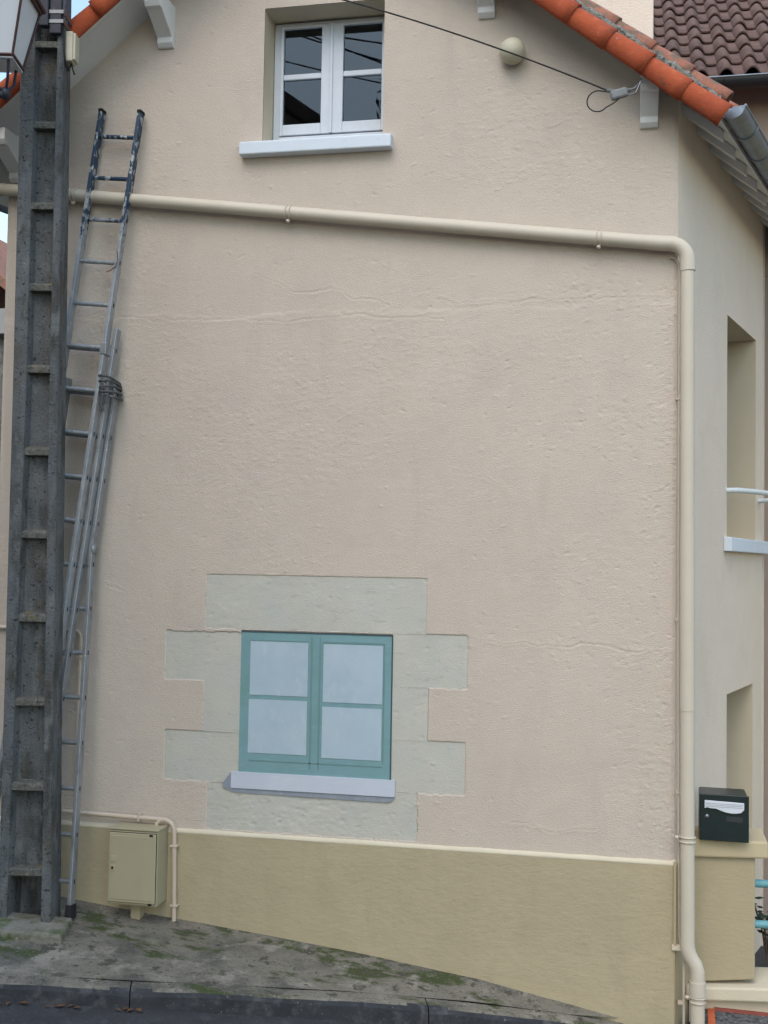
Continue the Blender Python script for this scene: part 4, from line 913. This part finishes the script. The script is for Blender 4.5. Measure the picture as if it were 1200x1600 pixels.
b = MB(); b.hexa([(0.08, PY2 - 0.05, -0.345), (2.6, PY2 - 0.05, -0.20), (2.6, PY2 + 0.28, -0.20), (0.08, PY2 + 0.28, -0.345)], [(0.08, PY2 - 0.05, -0.27), (2.6, PY2 - 0.05, -0.10), (2.6, PY2 + 0.28, -0.09), (0.08, PY2 + 0.28, -0.25)]); b.build('footing', M_ledge, pier, 0.01)
b = MB(); b.hexa([(0.10, PY2, -0.62), (2.6, PY2, -0.62), (2.6, PY2 + 0.25, -0.62), (0.10, PY2 + 0.25, -0.62)], [(0.10, PY2, -0.34), (2.6, PY2, -0.20), (2.6, PY2 + 0.25, -0.20), (0.10, PY2 + 0.25, -0.34)]); b.build('base', M_reveal, pier)
b = MB(); b.hexa([(0.09, -0.9, -0.50), (3.5, -0.9, -0.62), (3.5, 0.34, -0.62), (0.09, 0.34, -0.50)], [(0.165, -0.9, -0.42), (3.5, -0.9, -0.46), (3.5, 0.34, -0.46), (0.165, 0.34, -0.40)])
tag(b.build('forecourt', M_yard), 'speckled grey forecourt at the foot of the garden wall', kind='structure')
b = MB(); b.hexa([(0.145, -0.9, -0.44), (0.185, -0.9, -0.44), (0.245, 0.19, -0.42), (0.205, 0.19, -0.42)], [(0.145, -0.9, -0.412), (0.185, -0.9, -0.412), (0.245, 0.19, -0.394), (0.205, 0.19, -0.394)]); tag(b.build('edge_strip', M_orange), 'orange painted strip edging the forecourt beside the drainpipe', 'edging')
b = MB(); b.hexa([(0.245, PY2 - 0.016, -0.44), (3.0, PY2 - 0.016, -0.48), (3.0, PY2 - 0.001, -0.48), (0.245, PY2 - 0.001, -0.44)], [(0.245, PY2 - 0.016, -0.386), (3.0, PY2 - 0.016, -0.438), (3.0, PY2 - 0.001, -0.438), (0.245, PY2 - 0.001, -0.386)]); tag(b.build('edge_strip', mat('faded_red_paint', (0.27, 0.075, 0.055), 0.8, 0.15, 14)), 'faded red painted line along the garden wall foot', 'edging')

mbx = tag(empty('mailbox', (0.29, 0.25, 0.60)), 'dark green mailbox with a white wavy flap on the garden wall', 'mailbox')
Mm = Matrix.Translation((0.293, 0.245, 0.606)) @ Matrix.Rotation(R(-1.5), 4, 'Z')
b = MB(); b.box(-0.136, 0.136, -0.118, 0.13, 0.0, 0.262, Mm); b.build('case', M_mail, mbx, 0.010)
b = MB(); b.box(-0.140, 0.140, -0.128, -0.1185, -0.004, 0.268, Mm); dr = b.build('door', M_mail, mbx, 0.006)
b = MB(); pf = [(-0.112, 0.185)] + [(-0.112 + 0.224 * i / 14, 0.186 - 0.024 * (math.sin(math.pi * (i / 14 - 0.28) * 1.15) if i / 14 > 0.28 else 0) + (0.004 if i < 2 else 0)) for i in range(1, 14)] + [(0.112, 0.186), (0.112, 0.226), (-0.112, 0.232)]
b.prism(pf, lambda u, v, k: Mm @ Vector((u, -0.1285 - 0.010 * (1 - k), v))); b.build('flap', M_flap, dr, 0.003)
for zz in (0.196, 0.205, 0.214):
    b = MB(); b.box(-0.105, 0.105, -0.1396, -0.1386, zz, zz + 0.0025, Mm); b.build('flap_groove', mat('flap_groove', (0.33, 0.35, 0.38), 0.5, 0.05, 9), dr)
b = MB(); b.lathe([(0, -0.006), (0.013, -0.005), (0.014, 0.001)], Mm @ Vector((-0.098, -0.129, 0.137)), (0, 1, 0), 14); b.build('lock', M_steel, dr)
b = MB(); b.box(0.012, 0.105, -0.1305, -0.1285, 0.112, 0.142, Mm); b.build('name_plate', M_plate, dr)

rail = tag(empty('rail', (1.2, 0.3, -0.1)), 'turquoise tubular railing right of the garden pier', 'railing')
for z in (0.325, 0.085):
    b = MB(); b.tube([(0.474, PY2 + 0.1, z), (2.6, PY2 + 0.1, z + 0.05)], 0.024, 12); b.build('bar', M_turq, rail)
b = MB(); b.tube([(1.6, PY2 + 0.1, -0.12), (1.6, PY2 + 0.1, 0.37)], 0.022, 10); b.build('post', M_turq, rail)
plant = tag(empty('shrub', (0.58, 0.55, -0.1)), 'dark leafy shrub behind the turquoise rails', 'shrub')
for k in range(7):
    a = R(20 + 45 * k); ln = rng.uniform(0.12, 0.26); tip = Vector((0.58 + 0.09 * math.cos(a), 0.5 + 0.09 * math.sin(a), -0.08 + ln))
    b = MB(); b.tube([(0.58, 0.5, -0.2), (0.58 + 0.03 * math.cos(a), 0.5 + 0.03 * math.sin(a), -0.02), tip], 0.005, 5); b.build('stem', M_bark, plant)
    for j in range(5):
        p = Vector((0.58, 0.5, -0.08)).lerp(tip, 0.35 + 0.16 * j); an = rng.uniform(0, 6.28); d = Vector((math.cos(an), math.sin(an), rng.uniform(-0.3, 0.5))).normalized(); sd_ = d.cross(Vector((0, 0, 1))).normalized(); Lf = rng.uniform(0.05, 0.085)
        b = MB(); b.add([p, p + d * Lf * .35 + sd_ * Lf * .3, p + d * Lf * .7 + sd_ * Lf * .22 + Vector((0, 0, .004)), p + d * Lf, p + d * Lf * .7 - sd_ * Lf * .22 + Vector((0, 0, .004)), p + d * Lf * .35 - sd_ * Lf * .3, p + d * Lf * .5 - Vector((0, 0, .008))], [(0, 1, 6), (1, 2, 6), (2, 3, 6), (3, 4, 6), (4, 5, 6), (5, 0, 6)], True); b.build('leaf', M_leaf, plant, fix=False)

# ------------------------------------------------------------------ right neighbour: rendered wall, brown tiled roof, black gutter
NY = 2.78; NZ = 6.15
nb = tag(empty('neighbour_house', (1.5, NY, -0.5)), 'taller house behind on the right with brown roof tiles and black gutter', 'house')
b = MB(); b.box(-1.5, 4.5, NY, NY + 0.3, 4.6, NZ + 0.1); b.build('upper_wall', M_nwall, nb)
b = MB(); b.box(-1.5, 0.95, NY, NY + 0.3, -1.2, 4.597); b.build('link_wall', M_nwall, nb)
b = MB(); b.box(0.953, 4.5, NY - 0.06, NY + 0.3, -1.2, 4.597); b.build('lower_wall', M_nolive, nb)
nroof = empty('roof', (1.5, NY - 0.15, NZ), nb)
pit = R(40); TW, TL, EX = 0.198, 0.40, 0.325
def roman(n=22):
    b = MB(); vs = []
    for i in range(2):
        x = -0.0 if i else TL
        for rr in (0, -0.014):
            for k in range(n + 1):
                u = k / n
                hgt = 0.058 * math.sin(math.pi * u / 0.56) ** 0.8 if u < 0.56 else -0.006 * math.sin(math.pi * (u - 0.56) / 0.44)
                vs.append((u * (TW + 0.012), x, hgt + rr + (0.030 if i else 0.0)))
    w_ = n + 1; fs = []
    for k in range(n): fs += [(k, k + 1, 2 * w_ + k + 1, 2 * w_ + k), (w_ + k + 1, w_ + k, 3 * w_ + k, 3 * w_ + k + 1)]
    b.add(vs, fs, True)
    b.f += [(2 * w_ + k, 2 * w_ + k + 1, 3 * w_ + k + 1, 3 * w_ + k) for k in range(n)]; b.smooth += [False] * n
    me, _ = b.mesh('roman_tile', M_tile_brown, True, (0, 0, 0)); return me
T_roman = roman()
b = MB(); q = [(-1.6, NY - 0.2, NZ), (4.6, NY - 0.2, NZ), (4.6, NY - 0.2 + 4 * math.cos(pit), NZ + 4 * math.sin(pit)), (-1.6, NY - 0.2 + 4 * math.cos(pit), NZ + 4 * math.sin(pit))]
b.hexa([Vector(p) + Vector((0, 0, -0.05)) for p in q], [Vector(p) for p in q]); b.build('roof_deck', M_tile_brown, nroof)
for r_ in range(9):
    for c_ in range(15):
        P = Vector((-0.75 + c_ * TW, NY - 0.24 + r_ * EX * math.cos(pit), NZ + 0.02 + r_ * EX * math.sin(pit)))
        Mt = Matrix.Translation(P + Vector((rng.uniform(-.004, .004), 0, rng.uniform(-.003, .003)))) @ Matrix.Rotation(pit, 4, 'X') @ Matrix.Rotation(rng.uniform(-.012, .012), 4, 'Z')
        place('roman_tile', T_roman, Mt, nroof)
gutter('gutter', [Vector((4.6, NY - 0.31, NZ - 0.02)), Vector((-1.6, NY - 0.31, NZ - 0.025))], 0.075, M_black, 'black gutter under the brown tiled roof', -1, M_zinc)

# ------------------------------------------------------------------ left neighbour glimpsed past the pole
ln_ = tag(empty('distant_house', (-9.2, 6.3, 0.5)), 'grey walled house with red roof glimpsed left of the pole', 'house')
b = MB(); b.box(-11.5, -7.75, 6.0, 11, -0.5, 4.95); b.build('wall', M_greywall, ln_)
b = MB(); b.box(-11.5, -7.45, 5.85, 11, 4.94, 5.25); b.build('soffit', mat('grey_soffit', (0.30, 0.29, 0.27), 0.8, 0.05, 3), ln_)
b = MB(); b.prism([(-7.35, 5.20), (-9.6, 6.85), (-11.85, 5.2), (-11.85, 5.32), (-9.6, 7.02), (-7.35, 5.32)], lambda u, v, k: (u, 5.75 + 5.4 * k, v)); b.build('roof', M_tile_old, ln_)

# ------------------------------------------------------------------ across the street (seen mirrored in the upper panes)
ch = tag(empty('opposite_house', (-7.0, -9, 0.3)), 'brown roofed house across the lane, mirrored in the upper window', 'house')
b = MB(); b.prism([(-3.6, -0.8), (-10.4, -0.8), (-10.4, 7.05), (-7.0, 9.5), (-3.6, 7.05)], lambda u, v, k: (u, -5.5 - 7.5 * k, v)); b.build('wall', M_nwall, ch)
b = MB(); b.prism([(-3.3, 6.86), (-7.0, 9.52), (-10.7, 6.86), (-10.7, 7.04), (-7.0, 9.72), (-3.3, 7.04)], lambda u, v, k: (u, -5.3 - 7.9 * k, v)); b.build('roof', M_tile_brown, ch)
for x in (-9.2, -7.4, -5.6):
    for z in (1.2, 4.2):
        wd = empty('window', (x, -5.5, z), ch); b = MB(); b.box(x - 0.5, x + 0.5, -5.5, -5.46, z, z + 1.4); b.build('frame', M_white, wd); b = MB(); b.box(x - 0.42, x + 0.42, -5.46, -5.45, z + 0.08, z + 1.32); b.build('pane', M_black, wd)
tr = tag(empty('tree', (-4.6, -14.5, 0.8)), 'leafy tree across the street mirrored in the window', 'tree')
b = MB(); b.tube([(-4.6, -14.5, 0.3), (-4.55, -14.5, 5), (-4.6, -14.5, 11.2)], [0.2, 0.14, 0.04], 9); b.build('trunk', M_bark, tr)
b = MB()
for k in range(1800):
    a = rng.uniform(0, 6.28); z = rng.uniform(6.5, 11.9); rad = 0.95 * (1 - ((z - 8.3) / 3.7) ** 2) ** 0.5 * rng.uniform(0.25, 1) * (0.75 + 0.35 * math.sin(3 * a + z * 2))
    c = Vector((-4.6 + rad * math.cos(a), -14.5 + rad * math.sin(a), z)); e1 = Vector((rng.gauss(0, 1), rng.gauss(0, 1), rng.gauss(0, 1))).normalized(); e2 = e1.cross(Vector((0.3, 0.5, 0.8))).normalized(); s_ = rng.uniform(0.06, 0.13)
    b.add([c, c + e1 * s_ + e2 * s_ * .4, c + e1 * 2 * s_, c + e1 * s_ - e2 * s_ * .4], [(0, 1, 2, 3)])
b.build('crown', M_foliage, tr, fix=False)
for k, (xm, zm, sl_) in enumerate(((-5.11, 10.18, -0.47), (-4.38, 9.87, -0.37), (-4.38, 10.10, -0.23))):
    b = MB(); b.tube([(xx, -9.0 - 0.1 * k, zm + sl_ * (xx - xm) + 0.012 * (xx - xm) ** 2) for xx in np.linspace(-9.5, 0.5, 21)], 0.013, 6)
    tag(b.build('overhead_wire', M_cable), ('upper', 'middle', 'lower')[(1, 2, 0)[k]] + ' street wire overhead, mirrored in the upper window', 'wire', 'overhead wires')

# ------------------------------------------------------------------ dry leaves in the gutter of the road
for k, x in enumerate((-3.52, -3.47, -3.40, -3.27, -3.22, -3.17, -3.13, -2.93, -2.90, -2.87, -2.83)):
    y = kerb_y(x) - 0.035 - rng.uniform(0, 0.03); z = zroad(x, y) + 0.008; a = rng.uniform(0, 6.28); L_ = rng.uniform(0.018, 0.034); d = Vector((math.cos(a), math.sin(a), 0)); s_ = Vector((-d.y, d.x, 0))
    b = MB(); P = Vector((x, y, z)); b.add([P - d * L_, P + s_ * L_ * .55 + Vector((0, 0, .005)), P + d * L_ + Vector((0, 0, .003)), P - s_ * L_ * .55 + Vector((0, 0, .006)), P + Vector((0, 0, 0.002))], [(0, 3, 4), (3, 2, 4), (2, 1, 4), (1, 0, 4)], True)
    tag(b.build('fallen_leaf', M_dry, fix=False), 'dry brown leaf lying on the road against the kerb', 'leaf', 'fallen leaves along the kerb')
